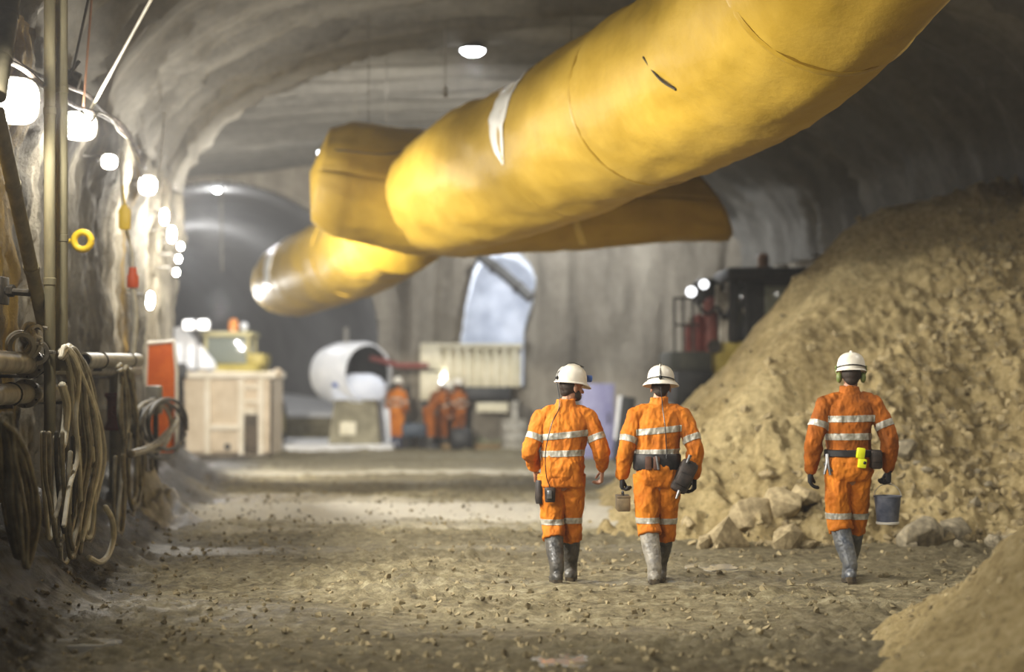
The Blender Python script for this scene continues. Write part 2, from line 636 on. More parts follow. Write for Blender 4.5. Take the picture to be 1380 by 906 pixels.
# ================================================================== floor and the two spoil heaps
ys = [1.0]
while ys[-1] < 80:
    y = ys[-1]
    ys.append(y + max(0.022, min(1.0, y * y / 3841 * 1.25)))
ys = np.array(ys)
ts = np.linspace(-0.62, 0.62, 640)
TT, YY = np.meshgrid(ts, ys)
XX = TT * (YY + 2.5)
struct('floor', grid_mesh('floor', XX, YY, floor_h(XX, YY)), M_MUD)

gx, gy = np.meshgrid(np.linspace(0, 1, 250), np.arange(16.6, 28.7, 0.036))
gx = 0.6 + gx * (10.0 - 0.1 * gy - 0.6)
pz = pile_h(gx, gy)
fl = floor_h(gx, gy, False) - 0.25
pile = link('spoil_heap', grid_mesh('spoil_heap', gx, gy, np.maximum(pz, fl)), M_SAND, angle=4)
tag(pile, 'huge heap of tan sand and broken spoil rising against the side of the tunnel', 'spoil heap', kind='thing')
gx, gy = np.meshgrid(np.arange(1.5, 7.0, 0.022), np.arange(7.2, 12.6, 0.022))
nz_ = near_pile_h(gx, gy)
tag(link('spoil_heap', grid_mesh('spoil_heap', gx, gy, np.maximum(nz_, floor_h(gx, gy, False) - 0.2)), M_SAND, angle=4),
    'small heap of tan sand cut by the lower right corner of the picture', 'spoil heap', kind='thing')

# ================================================================== tunnel
A_END, B_END = 29.4, 44.0
SPR, CROWN, UC = 4.35, 7.75, 3.55


def vault(name, y0, y1, uL, uR, m, step=0.1, nprof=110, pexp=2.3, amp=1.0, seed=0.0):
    s = np.arange(y0, y1 + step * 0.5, step)
    th = np.linspace(PI, 0, nprof)
    SS, TH = np.meshgrid(s, th, indexing='ij')
    c, sn = np.cos(TH), np.sin(TH)
    ce = np.sign(c) * np.abs(c) ** (2 / pexp)
    se = np.abs(sn) ** (2 / pexp)
    half = np.where(ce < 0, UC - uL, uR - UC)
    U = UC + half * ce
    Z = SPR + (CROWN - SPR) * se
    p = np.stack([SS.ravel(), (TH * 2.2).ravel(), np.full(SS.size, 3.0 + seed)], 1)
    warp = 0.6 * noise3(p * (0.35, 0.4, 1)) + 0.22 * noise3(p * (0.9, 1.3, 1) + 4)
    rib = np.abs(np.sin(PI * (p[:, 0] / 1.45 + warp)))
    rib2 = np.abs(np.sin(PI * (p[:, 0] / 0.8 + 1.6 * warp + 0.4)))
    d = 0.42 * (1 - rib ** 0.6) + 0.10 * (1 - rib2) + 0.06 * fbm(p * (0.8, 1.5, 1) + 30, 4) 
    d = amp * d.reshape(SS.shape)
    U = U - d * ce
    Z = Z - d * se
    return struct(name, grid_mesh(name, U - 0.1 * SS, SS, Z), m)


vault('ceiling', -8.0, A_END, -3.15, 10.2, M_VAULT)
vault('ceiling_far', A_END - 0.2, B_END, -9.0, 10.2, M_VAULT)


def wall_path(name, pts, z0, z1, m, step=0.09, zstep=0.09, disp=None, n=None):
    """A wall along a plan path, its points moved sideways by disp(along, z)."""
    pts = [Vector((p[0], p[1], 0)) for p in pts]
    path = []
    for a, b in zip(pts[:-1], pts[1:]):
        k = max(1, int((b - a).length / step))
        path += [a.lerp(b, i / k) for i in range(k)]
    path.append(pts[-1])
    px = np.array([[p.x, p.y] for p in path])
    t = np.gradient(px, axis=0)
    t /= np.linalg.norm(t, axis=1)[:, None]
    nr = np.stack([t[:, 1], -t[:, 0]], 1)
    z = np.arange(z0, z1 + zstep * 0.5, zstep)
    al = np.concatenate([[0], np.cumsum(np.linalg.norm(np.diff(px, axis=0), axis=1))])
    A, ZZ = np.meshgrid(al, z, indexing='ij')
    D = disp(A, ZZ) if disp else np.zeros_like(A)
    X = px[:, 0][:, None] + nr[:, 0][:, None] * D
    Y = px[:, 1][:, None] + nr[:, 1][:, None] * D
    return struct(name, grid_mesh(name, X, Y, ZZ), m)


def P3(A, Z, sx, sz, o):
    return np.stack([A.ravel() * sx, Z.ravel() * sz, np.full(A.size, o)], 1)


def d_left(A, Z):
    n = noise3(P3(A, Z, 0.35, 0.12, 1.0)).reshape(A.shape)
    fl = np.abs(np.sin(PI * (A / 1.25 + 0.5 * n)))
    d = 0.07 * fl ** 0.6
    d += 0.10 * fbm(P3(A, Z, 1.2, 0.5, 5), 4).reshape(A.shape) + 0.055 * fbm(P3(A, Z, 5, 2.5, 9), 5, 0.65).reshape(A.shape)
    d += 0.18 * sstep(3.7, 4.3, Z + 0.3 * n)
    return d


wall_path('wall_left', [(-2.95 - 0.1 * y, y) for y in (-8.0, A_END)], -0.2, 4.75, M_WALL, 0.06, 0.06, d_left)
wall_path('wall_left_return', [(-2.95 - 0.1 * A_END, A_END), (-9.0 - 0.1 * A_END, A_END + 0.3), (-9.0 - 0.1 * B_END, B_END)], -0.2, 8.2, M_FAR, 0.4, 0.4)
wall_path('wall_right', [(10.2 - 0.1 * B_END, B_END), (10.2 + 0.8, -8.0)], -0.2, SPR + 0.05, M_BACK, 0.2, 0.2,
          lambda A, Z: 0.12 * fbm(P3(A, Z, 0.6, 0.4, 2), 4).reshape(A.shape))

# the face at the end of the wide chamber: an arched mouth at one side, a rounded opening into a lit adit further right
AC, AR, AZ = -7.65, 4.2, 2.62            # mouth: centre x, radius, centre height
FY = B_END


def mouth(n=40):
    return [(AC + AR * math.cos(a), AZ + AR * math.sin(a)) for a in np.linspace(PI, 0, n)]


OPEN = [(625, 520), (622, 470), (630, 410), (640, 365), (652, 340), (672, 333), (696, 340), (713, 358), (720, 378), (717, 405), (706, 440), (704, 470), (704, 520)]
OPEN = [(at(x, y, FY).x, at(x, y, FY).z) for x, y in OPEN]


def inside(poly, x, z):
    r = np.zeros(x.shape, bool)
    n = len(poly)
    for i in range(n):
        (x1, z1), (x2, z2) = poly[i], poly[(i + 1) % n]
        c = ((z1 > z) != (z2 > z)) & (x < (x2 - x1) * (z - z1) / (z2 - z1 + 1e-12) + x1)
        r ^= c
    return r


def face_wall():
    step = 0.05
    xs = np.arange(-13.6, 6.2, step)
    zs = np.arange(-0.2, 8.4, step)
    X, Z = np.meshgrid(xs, zs)
    n = noise3(P3(X, Z, 0.5, 0.12, 3)).reshape(X.shape)
    bulge = 0.30 * np.abs(np.sin(PI * (X / 1.7 + 0.6 * n))) ** 0.7 + 0.16 * fbm(P3(X, Z, 0.9, 0.35, 8), 4).reshape(X.shape)
    Y = FY - bulge - 0.045 * np.clip(X + 2, 0, 9) ** 2 * 0.6
    Y = np.where(X < -2.6, FY - 0.04 * fbm(P3(X, Z, 1, 1, 4), 3).reshape(X.shape), Y)
    me_full = grid_mesh('wall_back', X, Y, Z)
    kill = inside(mouth() + [(AC + AR, -1), (AC - AR, -1)], X, Z) | inside(OPEN, X, Z)
    bm = bmesh.new()
    bm.from_mesh(me_full)
    bm.verts.ensure_lookup_table()
    kk = kill.ravel()
    bmesh.ops.delete(bm, geom=[bm.verts[i] for i in np.nonzero(kk)[0]], context='VERTS')
    bm.to_mesh(me_full)
    bm.free()
    return struct('wall_back', me_full, M_BACK)


face_wall()


def adit():
    """A short passage behind the opening with pale walls, a roof and an end."""
    b = MB()
    n = len(OPEN)
    ring = lambda y, k: [(x * k + (1 - k) * -0.35, y, z) for x, z in OPEN]
    vs = ring(FY - 0.75, 1.03) + ring(FY + 4.0, 1.15)
    fs = [(i, (i + 1) % n, n + (i + 1) % n, n + i) for i in range(n)] + [tuple(range(n, 2 * n))]
    b._add(vs, fs)
    return struct('wall_adit', b.mesh('wall_adit'), M_ADIT)


adit()


def far_tunnel():
    s = np.arange(0, 34, 0.25)
    pr = mouth(60)
    pr = [(AC - AR - 0.02, -0.2)] + pr + [(AC + AR + 0.02, -0.2)]
    bend = -0.012 * s ** 2 - 0.06 * s
    X = np.array([[x + bd for x, z in pr] for bd in bend])
    Z = np.array([[z for x, z in pr] for _ in s])
    Y = np.repeat((FY + s)[:, None], len(pr), 1)
    p = np.stack([Y.ravel() * 0.8, Z.ravel() * 0.4, X.ravel() * 0.4], 1)
    d = 0.05 * fbm(p, 3).reshape(X.shape)
    Z = Z - np.where(np.abs(X) > -1, d * (Z > 0.5), 0)
    return struct('wall_far_tunnel', grid_mesh('wall_far_tunnel', X, Y, Z), M_FAR)


far_tunnel()
bx_ = MB()
bx_.box((-40, FY + 33, -0.5), (2, FY + 33.4, 9))
struct('wall_end', bx_.mesh('wall_end'), M_FAR)
# ================================================================== the yellow ventilation duct
M_DUCT = mat('yellow_vinyl', S(164, 133, 42), S(184, 152, 60), 0.52, 1.6, 0.35, 0.7, bump=0.25, bscale=5, bdist=0.05, spec=0.18)
M_SEAM = mat('yellow_vinyl_seam', S(158, 126, 34), S(174, 142, 46), 0.42, 4)
M_HIGHLIGHT = mat('painted_highlight_white', S(250, 248, 240), None, 0.25, spec=0.8)  # white for the specular highlights painted on the duct
M_CORD = mat('dark_cord', S(46, 38, 24), None, 0.7)
M_WIRE = mat('steel_wire', S(120, 114, 102), None, 0.5, metallic=0.6)


class Duct:
    """A fabric tube: centre line points with radii; rings() gives the skin with sag, folds and seams."""

    def __init__(self, pts, rad, n=26, sides=72, seams=(), seed=0.0, open_end=None):
        self.path = catmull(pts, n)
        k = len(pts) - 1
        self.rad = []
        for i in range(len(self.path)):
            t = min(i / n, k - 1e-6)
            a = int(t)
            self.rad.append(rad[a] + (rad[a + 1] - rad[a]) * (t - a))
        self.sides, self.seams, self.seed = sides, seams, seed
        L = [0.0]
        for a, b in zip(self.path[:-1], self.path[1:]):
            L.append(L[-1] + (b - a).length)
        self.L = L
        self.frames = []
        for i in range(len(self.path)):
            t = (self.path[min(i + 1, len(self.path) - 1)] - self.path[max(i - 1, 0)]).normalized()
            r = t.cross(Vector((0, 0, 1))).normalized()
            u = r.cross(t)
            self.frames.append((t, r, u))

    def radius(self, i, th):
        s = self.L[i]
        r = self.rad[i]
        for q in self.seams:
            r = r * (1 - 0.022 * math.exp(-((s - q) / 0.07) ** 2) + 0.008 * math.exp(-((s - q) / 0.5) ** 2))
        return r

    def skin(self, i0=0, i1=None, lift=0.0, th0=0, th1=2 * PI, sides=None, fold=1.0):
        i1 = len(self.path) - 1 if i1 is None else i1
        sides = sides or self.sides
        idx = list(range(i0, i1 + 1))
        P = []
        for i in idx:
            t, r, u = self.frames[i]
            for k in range(sides + 1):
                th = th0 + (th1 - th0) * k / sides
                P.append((i, th))
        q = np.array([[self.L[i] * 0.9, math.cos(th) * 1.3, math.sin(th) * 1.3] for i, th in P])
        q[:, 1] += self.seed
        tw = np.array([[self.L[i] * 0.55 + th * 0.8, th * 1.2, self.seed] for i, th in P])
        d = 0.022 * fbm(q * 0.9, 3) + 0.048 * fold * (np.clip(fbm(tw * 1.6, 3, ridged=True), 0, 2) - 0.7) * 0.5
        vs = []
        for (i, th), dd in zip(P, d):
            t, r, u = self.frames[i]
            R = self.radius(i, th) + dd + lift
            vs.append(self.path[i] + r * math.cos(th) * R + u * math.sin(th) * R)
        w = sides + 1
        fs = [(a * w + k, a * w + k + 1, (a + 1) * w + k + 1, (a + 1) * w + k) for a in range(len(idx) - 1) for k in range(sides)]
        return vs, fs

    def index(self, s):
        return min(range(len(self.L)), key=lambda i: abs(self.L[i] - s))

    def hoop(self, s, width, lift=0.012):
        i = self.index(s)
        b = MB()
        t, r, u = self.frames[i]
        pts = [self.path[i] + (r * math.cos(a) + u * math.sin(a)) * (self.radius(i, a) + lift) for a in np.linspace(0, 2 * PI, 65)[:-1]]
        n = len(pts)
        vs = []
        for p in pts:
            o = (p - self.path[i]).normalized()
            for (dx, dr) in ((-width, -0.03), (-width, 0.0), (0, 0.010), (width, 0.0), (width, -0.03)):
                vs.append(p + t * dx + o * dr)
        fs = [(a * 5 + k, a * 5 + k + 1, ((a + 1) % n) * 5 + k + 1, ((a + 1) % n) * 5 + k) for a in range(n) for k in range(4)]
        b._add(vs, fs)
        return b


duct = empty('ventilation_duct', at(640, 250, 23.0))
tag(duct, 'huge yellow inflated vinyl ventilation duct hung under the tunnel roof', 'ventilation duct')
MAIN = Duct([at(1500, -560, 9.0), at(1270, -245, 12.0), at(1075, 0, 14.6), at(955, 92, 16.6), at(840, 150, 18.8), at(735, 205, 21.0), at(655, 236, 22.6), at(600, 262, 24.2)],
            [0.92, 0.92, 0.92, 0.93, 0.93, 0.93, 0.93, 0.86], 14, seams=(5.3, 6.8, 9.4, 11.7, 14.0))
CROSS = Duct([at(432, 236, 25.0), at(470, 244, 25.05), at(560, 258, 25.2), at(640, 268, 25.4), at(760, 272, 25.9), at(860, 270, 26.4), at(948, 274, 26.8)],
             [0.68, 0.86, 0.90, 0.86, 0.72, 0.64, 0.56], 12, seams=(0.45, 3.6), seed=3.0)
FARD = Duct([at(540, 300, 27.2), at(500, 330, 30.5), at(440, 358, 34.5), at(400, 374, 37.2), at(381, 381, 38.6)], [0.80, 0.82, 0.84, 0.84, 0.70], 14, seams=(1.6, 5.0, 9.2), seed=7.0)


def solid(vs, fs):
    b = MB()
    b._add(vs, fs)
    return b


def keep(o):
    """Parts are made in world coordinates; hang them on their thing without moving them."""
    bpy.context.view_layer.update()
    o.matrix_parent_inverse = o.parent.matrix_world.inverted()
    return o


def duct_tube(name, D, cap0=False, cap1=False):
    vs, fs = D.skin()
    w = D.sides + 1
    n = len(D.path)
    for cap, base, i in ((cap0, 0, 0), (cap1, (n - 1) * w, n - 1)):
        if cap:
            c = len(vs)
            vs.append(D.path[i] + (D.frames[i][0] * (0.22 if i else -0.22)))
            fs += [(base + k, base + k + 1, c) for k in range(D.sides)]
    b = solid(vs, fs)
    o = b.build(name, M_DUCT, duct, angle=4)
    bm = bmesh.new()
    bm.from_mesh(o.data)
    bmesh.ops.remove_doubles(bm, verts=bm.verts, dist=0.0005)
    bm.to_mesh(o.data)
    bm.free()
    o.data.shade_smooth()
    return keep(o)


duct_tube('main_tube', MAIN, False, True)
duct_tube('far_tube', FARD, True, True)
# the crosswise tube: its open end is cut on a slant
vs, fs = CROSS.skin()
w_ = CROSS.sides + 1
n_ = len(CROSS.path)
end_t = CROSS.frames[-1][0]
for i in range(n_):
    f_ = sstep(0.55, 1.0, np.array([i / (n_ - 1)]))[0]
    for k in range(w_):
        v = vs[i * w_ + k]
        dz = v.z - CROSS.path[i].z
        vs[i * w_ + k] = v - end_t * dz * 0.72 * f_
c_ = len(vs)
vs.append(CROSS.path[0] - CROSS.frames[0][0] * 0.16)
fs += [(k, k + 1, c_) for k in range(CROSS.sides)]
b = solid(vs, fs)
o = b.build('cross_tube', M_DUCT, duct, angle=4)
o.data.shade_smooth()
o.modifiers.new('thickness', 'SOLIDIFY').thickness = 0.012
keep(o)
for D, ss in ((MAIN, (5.3, 9.4, 11.7)), (FARD, (1.6, 5.0))):
    for s in ss:
        keep(D.hoop(s, 0.035).build('seam_band', M_SEAM, duct))


def highlight_crescent(D, s0, s1, th0, th1):
    """A specular highlight painted as a white crescent on the tube, widest in the middle."""
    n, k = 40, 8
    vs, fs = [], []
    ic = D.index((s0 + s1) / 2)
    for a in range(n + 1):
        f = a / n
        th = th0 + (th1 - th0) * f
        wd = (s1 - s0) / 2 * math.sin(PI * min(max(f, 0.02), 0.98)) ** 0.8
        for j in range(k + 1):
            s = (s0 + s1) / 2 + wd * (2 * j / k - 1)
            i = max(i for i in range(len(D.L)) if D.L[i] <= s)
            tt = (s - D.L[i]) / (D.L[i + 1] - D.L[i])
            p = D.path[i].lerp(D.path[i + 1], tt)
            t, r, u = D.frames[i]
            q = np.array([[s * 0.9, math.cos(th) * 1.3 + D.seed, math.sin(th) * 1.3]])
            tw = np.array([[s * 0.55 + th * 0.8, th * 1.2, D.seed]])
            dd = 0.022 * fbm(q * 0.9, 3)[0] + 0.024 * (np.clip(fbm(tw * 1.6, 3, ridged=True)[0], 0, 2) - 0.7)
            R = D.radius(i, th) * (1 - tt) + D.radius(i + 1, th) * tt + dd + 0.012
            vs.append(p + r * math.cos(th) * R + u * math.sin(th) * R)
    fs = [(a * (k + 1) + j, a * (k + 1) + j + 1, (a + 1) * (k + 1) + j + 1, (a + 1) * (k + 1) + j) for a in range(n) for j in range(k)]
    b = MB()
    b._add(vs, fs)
    o = b.build('tape_or_highlight', M_HIGHLIGHT, duct, angle=4)
    o['label'] = 'white crescent painted as a highlight'
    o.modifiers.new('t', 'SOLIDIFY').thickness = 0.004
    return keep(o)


def near_s(D, p):
    return D.L[min(range(len(D.path)), key=lambda i: (D.path[i] - p).length)]


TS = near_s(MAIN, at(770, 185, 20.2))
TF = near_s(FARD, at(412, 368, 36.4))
HIGHLIGHTS = [(MAIN, TS - 0.32, TS + 0.32, PI * 1.12, PI * 0.58), (FARD, TF - 0.36, TF + 0.36, PI * 1.16, PI * 0.62)]
for a_ in HIGHLIGHTS:
    highlight_crescent(*a_)


def strand(name, pts, r, m, parent=None, n=8, sides=6):
    b = MB()
    b.tube(catmull(pts, n) if len(pts) > 2 else pts, r, sides)
    o = b.build(name, m, parent)
    return keep(o) if parent is not None else o


def on_duct(D, px, py, Y):
    """The point of the tube's near side on the ray through a pixel (its depth found by stepping)."""
    best = None
    for k in range(240):
        p = at(px, py, Y - 2.5 + k * 0.025)
        d = min((q - p).length - r for q, r in zip(D.path, D.rad))
        if d < 0.02:
            return p
        best = p
    return best


p0, p1 = on_duct(MAIN, 867, 77, 17.5), on_duct(MAIN, 911, 121, 17.5)
strand('tie_cord', [p0, p0.lerp(p1, 0.5) - Vector((0, 0.04, 0.06)), p1], 0.013, M_CORD, duct)
# hangers from the tube's back up to the roof
for D, s in ((MAIN, 5.3), (MAIN, 9.4), (MAIN, 11.7), (CROSS, 0.75), (FARD, 1.6), (FARD, 5.0)):
    i = D.index(s)
    p = D.path[i] + Vector((0, 0, D.rad[i]))
    strand('suspension_wire', [p, Vector((p.x, p.y, 7.62))], 0.006, M_WIRE, duct)
# a slack rope over the crosswise tube and a short strap under it
strand('slack_rope', [at(436, 200, 24.5), at(480, 205, 24.05), at(525, 207, 23.95), at(570, 196, 23.9), at(592, 176, 23.9)], 0.010, M_CORD, duct)
b = MB()
p0, p1 = at(770, 282, 25.1), at(785, 331, 25.2)
b.prism([p0 + Vector((-0.05, -0.05, 0)), p0 + Vector((0.05, -0.05, 0)), p1 + Vector((0.05, -0.12, 0)), p1 + Vector((-0.05, -0.12, 0))], (0, 0.012, 0))
keep(b.build('hanging_strap', mat('pale_strap', S(206, 176, 86), None, 0.6), duct))

# ================================================================== lamps
M_LAMPBODY = mat('lamp_housing', S(70, 68, 64), S(110, 106, 98), 0.5, 20)
M_WARM = emit('lamp_glass_warm', (1.0, 0.94, 0.82, 1), 40)
M_COOL = emit('lamp_glass_cool', (0.86, 0.92, 1.0, 1), 40)


def light(name, p, power, color, radius=0.12, kind='POINT', aim=None, angle=120, blend=0.6):
    d = bpy.data.lights.new(name, kind)
    d.energy = power
    d.color = color
    d.shadow_soft_size = radius
    o = bpy.data.objects.new(name, d)
    o.location = p
    if kind == 'SPOT':
        d.spot_size = math.radians(angle)
        d.spot_blend = blend
    if aim is not None:
        o.rotation_euler = (Vector(aim) - Vector(p)).to_track_quat('-Z', 'Y').to_euler()
    COL.objects.link(o)
    return o


WARM, COOLC = (1.0, 0.95, 0.86), (0.95, 0.97, 1.0)
AX = Vector((-0.0995, 0.995, 0))


def floodlight(px, py, u, wd, ht, label, power, tilt=0.15, yaw=0.5, lit=True):
    """A rectangular site floodlight on a bracket: housing, glass, yoke, cooling fins."""
    p = wall_at(px, py, u)
    root = empty('floodlight', p, 0)
    tag(root, label, 'floodlight', 'floodlights strung along the left wall')
    R = Matrix.Rotation(yaw, 4, 'Z') @ Matrix.Rotation(tilt, 4, 'X')
    h = MB()
    h.T = R
    h.rings([(0, 0, -0.09, wd * 0.34, ht * 0.34), (0, 0, -0.08, wd * 0.38, ht * 0.38), (0, 0, -0.005, wd * 0.5, ht * 0.5), (0, 0, 0.0, wd * 0.5, ht * 0.5)], 24, p=6)
    # the ring stack is along z; turn it to face -y
    TT_ = R @ Matrix.Rotation(PI / 2, 4, 'X')
    h = MB()
    h.T = TT_
    h.rings([(0, 0, -0.10, wd * 0.34, ht * 0.34), (0, 0, -0.09, wd * 0.40, ht * 0.40), (0, 0, -0.01, wd * 0.52, ht * 0.54), (0, 0, 0.012, wd * 0.52, ht * 0.54)], 24, p=3)
    h.build('housing', M_LAMPBODY, root)
    g = MB()
    g.T = TT_
    g.rings([(0, 0, 0.008, wd * 0.47, ht * 0.49), (0, 0, 0.03, wd * 0.46, ht * 0.48), (0, 0, 0.045, wd * 0.3, ht * 0.3)], 24, p=2.4)
    o = g.build('glass', M_WARM, root)
    y = MB()
    y.T = R
    y.tube([(-wd * 0.56, 0.03, 0), (-wd * 0.56, 0.16, 0.0), (-wd * 0.3, 0.24, 0.0), (wd * 0.3, 0.24, 0), (wd * 0.56, 0.16, 0), (wd * 0.56, 0.03, 0)], 0.012, 6)
    y.build('yoke', M_LAMPBODY, root)
    c = MB()
    c.tube([R @ Vector((0, 0.24, 0)), R @ Vector((0, 0.30, 0.05)), Vector((-0.32, 0.1, 0.08))], 0.016, 6)
    c.build('bracket', M_LAMPBODY, root)
    if power:
        f = R @ Vector((0, -0.30, 0))
        light('floodlight_or_added_beam', p + (f + Vector((0.1, 0, 0)) if py < 280 else Vector((0.50, 0.15, 0))), power * (1.45 if py < 280 else 2.6), WARM, 0.10, 'SPOT', p + (Vector((1.9, 0.25, -0.85)) if py < 280 else Vector((0.9, 2.3, -0.35))), 84, 0.5)
        light('floodlight_spill', p + f, power * 0.13, WARM, 0.08)
    return root


LP = 4.2
floodlight(20, 136, -2.50, 0.36, 0.34, 'large bright floodlight high on the wall beside the twin poles', 300 * LP)
floodlight(106, 170, -2.50, 0.34, 0.26, 'bright oval floodlight just past the twin poles', 260 * LP)
floodlight(147, 218, -2.52, 0.18, 0.16, 'small floodlight with a dark centre on the wall between two bigger ones', 120 * LP)
floodlight(199, 250, -2.50, 0.24, 0.24, 'round glaring floodlight near the top corner of the wall end', 240 * LP)
floodlight(221, 292, -2.50, 0.12, 0.22, 'upper lamp of the slanting row at the wall end', 320 * LP)
floodlight(231, 316, -2.50, 0.12, 0.24, 'lower lamp of the slanting row at the wall end', 320 * LP)
for (x, y, lb) in ((243, 332, 'top bulb of the small cluster hanging off the wall end'), (240, 349, 'middle bulb of the small cluster hanging off the wall end'),
                   (237, 367, 'lowest bulb of the small cluster hanging off the wall end')):
    floodlight(x, y, -2.50, 0.09, 0.11, lb, 14 * LP)
floodlight(202, 405, -2.50, 0.11, 0.24, 'narrow upright lamp low on the wall above the orange barrier', 22 * LP)
# unseen spots added without fixtures, assumed from the lit floor and walkers' backs
for (Y, z) in ((10.5, 4.1), (7.0, 4.1), (3.4, 4.1), (-0.5, 4.1), (-4.5, 4.1)):
    u = -2.5
    p = Vector((u - 0.1 * Y, Y, z))
    light('floodlight_or_added_beam', p, 240 * LP, WARM, 0.10, 'SPOT', p + Vector((2.0, 1.5, -1.3)), 92, 0.7)


def roof_lamp(p, label, power, cool, rad=0.16, spill=0.05):
    root = empty('roof_lamp', p)
    tag(root, label, 'roof lamp')
    b = MB()
    b.lathe([(0.05, 0.16), (0.09, 0.14), (rad * 0.9, 0.05), (rad * 1.12, 0.0), (rad * 1.12, -0.02)], 28)
    b.build('reflector', M_LAMPBODY, root)
    g = MB()
    g.lathe([(rad, 0.0), (rad, -0.03), (rad * 0.8, -0.08), (rad * 0.4, -0.11), (0.01, -0.12)], 28)
    g.build('glass', M_COOL if cool else M_WARM, root)
    s = MB()
    s.tube([(0, 0, 0.15), (0, 0, max(0.2, 7.72 - p[2]))], 0.014, 8)
    s.build('drop_rod', M_LAMPBODY, root)
    light('roof_lamp_beam', Vector(p) - Vector((0, 0, 0.2)), power, COOLC if cool else WARM, 0.14, 'SPOT', Vector(p) - Vector((0, 0, 3)), 158, 0.06)
    light('roof_lamp_spill', Vector(p) - Vector((0, 0, 0.24)), power * spill * 0.25, COOLC if cool else WARM, 0.10)
    return root


roof_lamp(at(637, 66, 29.0), 'round glaring white lamp hung from the roof above the yellow duct', 330, True, 0.20)
roof_lamp(Vector((at(293, 252, 45.6).x, 45.6, at(293, 252, 45.6).z - 0.02)), 'lamp under the crown of the far arched mouth', 420, True, 0.12, 1.0)
roof_lamp(at(434, 204, 40.0), 'small lamp on the far roof beside the blunt end of the duct', 110, True, 0.09, 0.12)
roof_lamp(Vector((0.75, 40.5, 6.9)), 'unseen roof lamp added above the joint of the duct', 800, True, 0.14, 0.12)  # added unseen lamp that brightens the far chamber
roof_lamp(Vector((2.6, 38.0, 6.9)), 'unseen roof lamp added behind the middle of the duct', 330, True, 0.14, 0.12)  # second added lamp, unseen, for the far chamber
light('assumed_adit_light', Vector((-0.45, FY + 1.6, 4.2)), 80, (0.92, 0.95, 1.0), 0.25)  # unseen light without a fixture, assumed from the white glow of the opening
roof_lamp(Vector((6.2, 14.5, 6.7)), 'unseen roof lamp added to the side over the big spoil heap', 700, False, 0.16, 0.02)  # added out of view to light the crest of the heap
light('tunnel_fill', Vector((-10.6, FY + 12.0, 5.6)), 260, COOLC, 0.2)  # added unseen light that lifts the dark far tunnel
# ================================================================== services along the left wall
def V3(*a):
    return Vector(a)


M_POLE = mat('olive_painted_pipe', S(104, 97, 72), S(138, 131, 102), 0.85, 5, stretch=(1, 1, 0.2), bump=0.2, bscale=40)
M_PIPE = mat('dull_galvanised_pipe', S(120, 114, 102), S(176, 170, 156), 0.45, 5, metallic=0.35)
M_PIPE2 = mat('grey_plastic_pipe', S(128, 126, 116), S(158, 154, 142), 0.5, 7)
M_HOSE = [mat('pale_hose', S(198, 192, 172), S(228, 224, 208), 0.55, 6), mat('grey_hose', S(112, 107, 94), S(166, 160, 142), 0.6, 6),
          mat('muddy_hose', S(124, 117, 96), S(174, 166, 142), 0.7, 6), mat('dark_hose', S(46, 44, 38), S(84, 80, 70), 0.6, 6)]
M_REDV = mat('red_painted_valve', S(104, 44, 38), S(134, 62, 50), 0.6, 10)
M_IRON = mat('rough_iron', S(44, 42, 38), S(84, 78, 68), 0.6, 12, metallic=0.4)  # dark iron, the metal's own colour


def along(px0, px1, py0, py1, u):
    return wall_at(px0, py0, u), wall_at(px1, py1, u)


# ---- the twin poles, the leaning pole and a dark pole
def pole(pts, r, label, m, name='pole', cat='pole'):
    b = MB()
    b.tube(pts, r, 16)
    for f in (0.33, 0.7):
        p = pts[0].lerp(pts[-1], f)
        d = (pts[-1] - pts[0]).normalized()
        b.tube([p - d * 0.03, p - d * 0.025, p + d * 0.025, p + d * 0.03], [r, r * 1.12, r * 1.12, r], 16)
    return tag(b.build(name, m), label, cat)


UP = -2.33
t0, b0 = wall_at(65, -40, UP), wall_at(67, 585, UP)
t1, b1 = wall_at(84, -40, UP + 0.06), wall_at(83, 500, UP + 0.06)
t0.x, t0.y = b0.x, b0.y
t1.x, t1.y = b1.x, b1.y
pA = pole([b0, t0], 0.046, 'long upright olive pole of the twin pair, the one reaching lower', M_POLE)
pB = pole([b1, t1], 0.050, 'shorter upright olive pole of the twin pair, ending behind the pale hoses', M_POLE)
pole([wall_at(62, 452, -2.42), wall_at(-4, 150, -2.42)], 0.055, 'olive pole leaning across the rusty wall toward the twin poles', M_POLE)
pole([wall_at(-6, 130, -2.30), wall_at(16, -30, -2.30)], 0.075, 'dark pole slanting up out of the top left corner', mat('dark_olive_pipe', S(66, 62, 48), S(92, 86, 68), 0.6, 6), 'pole')

# ---- horizontal pipes on brackets
UPP = -2.50


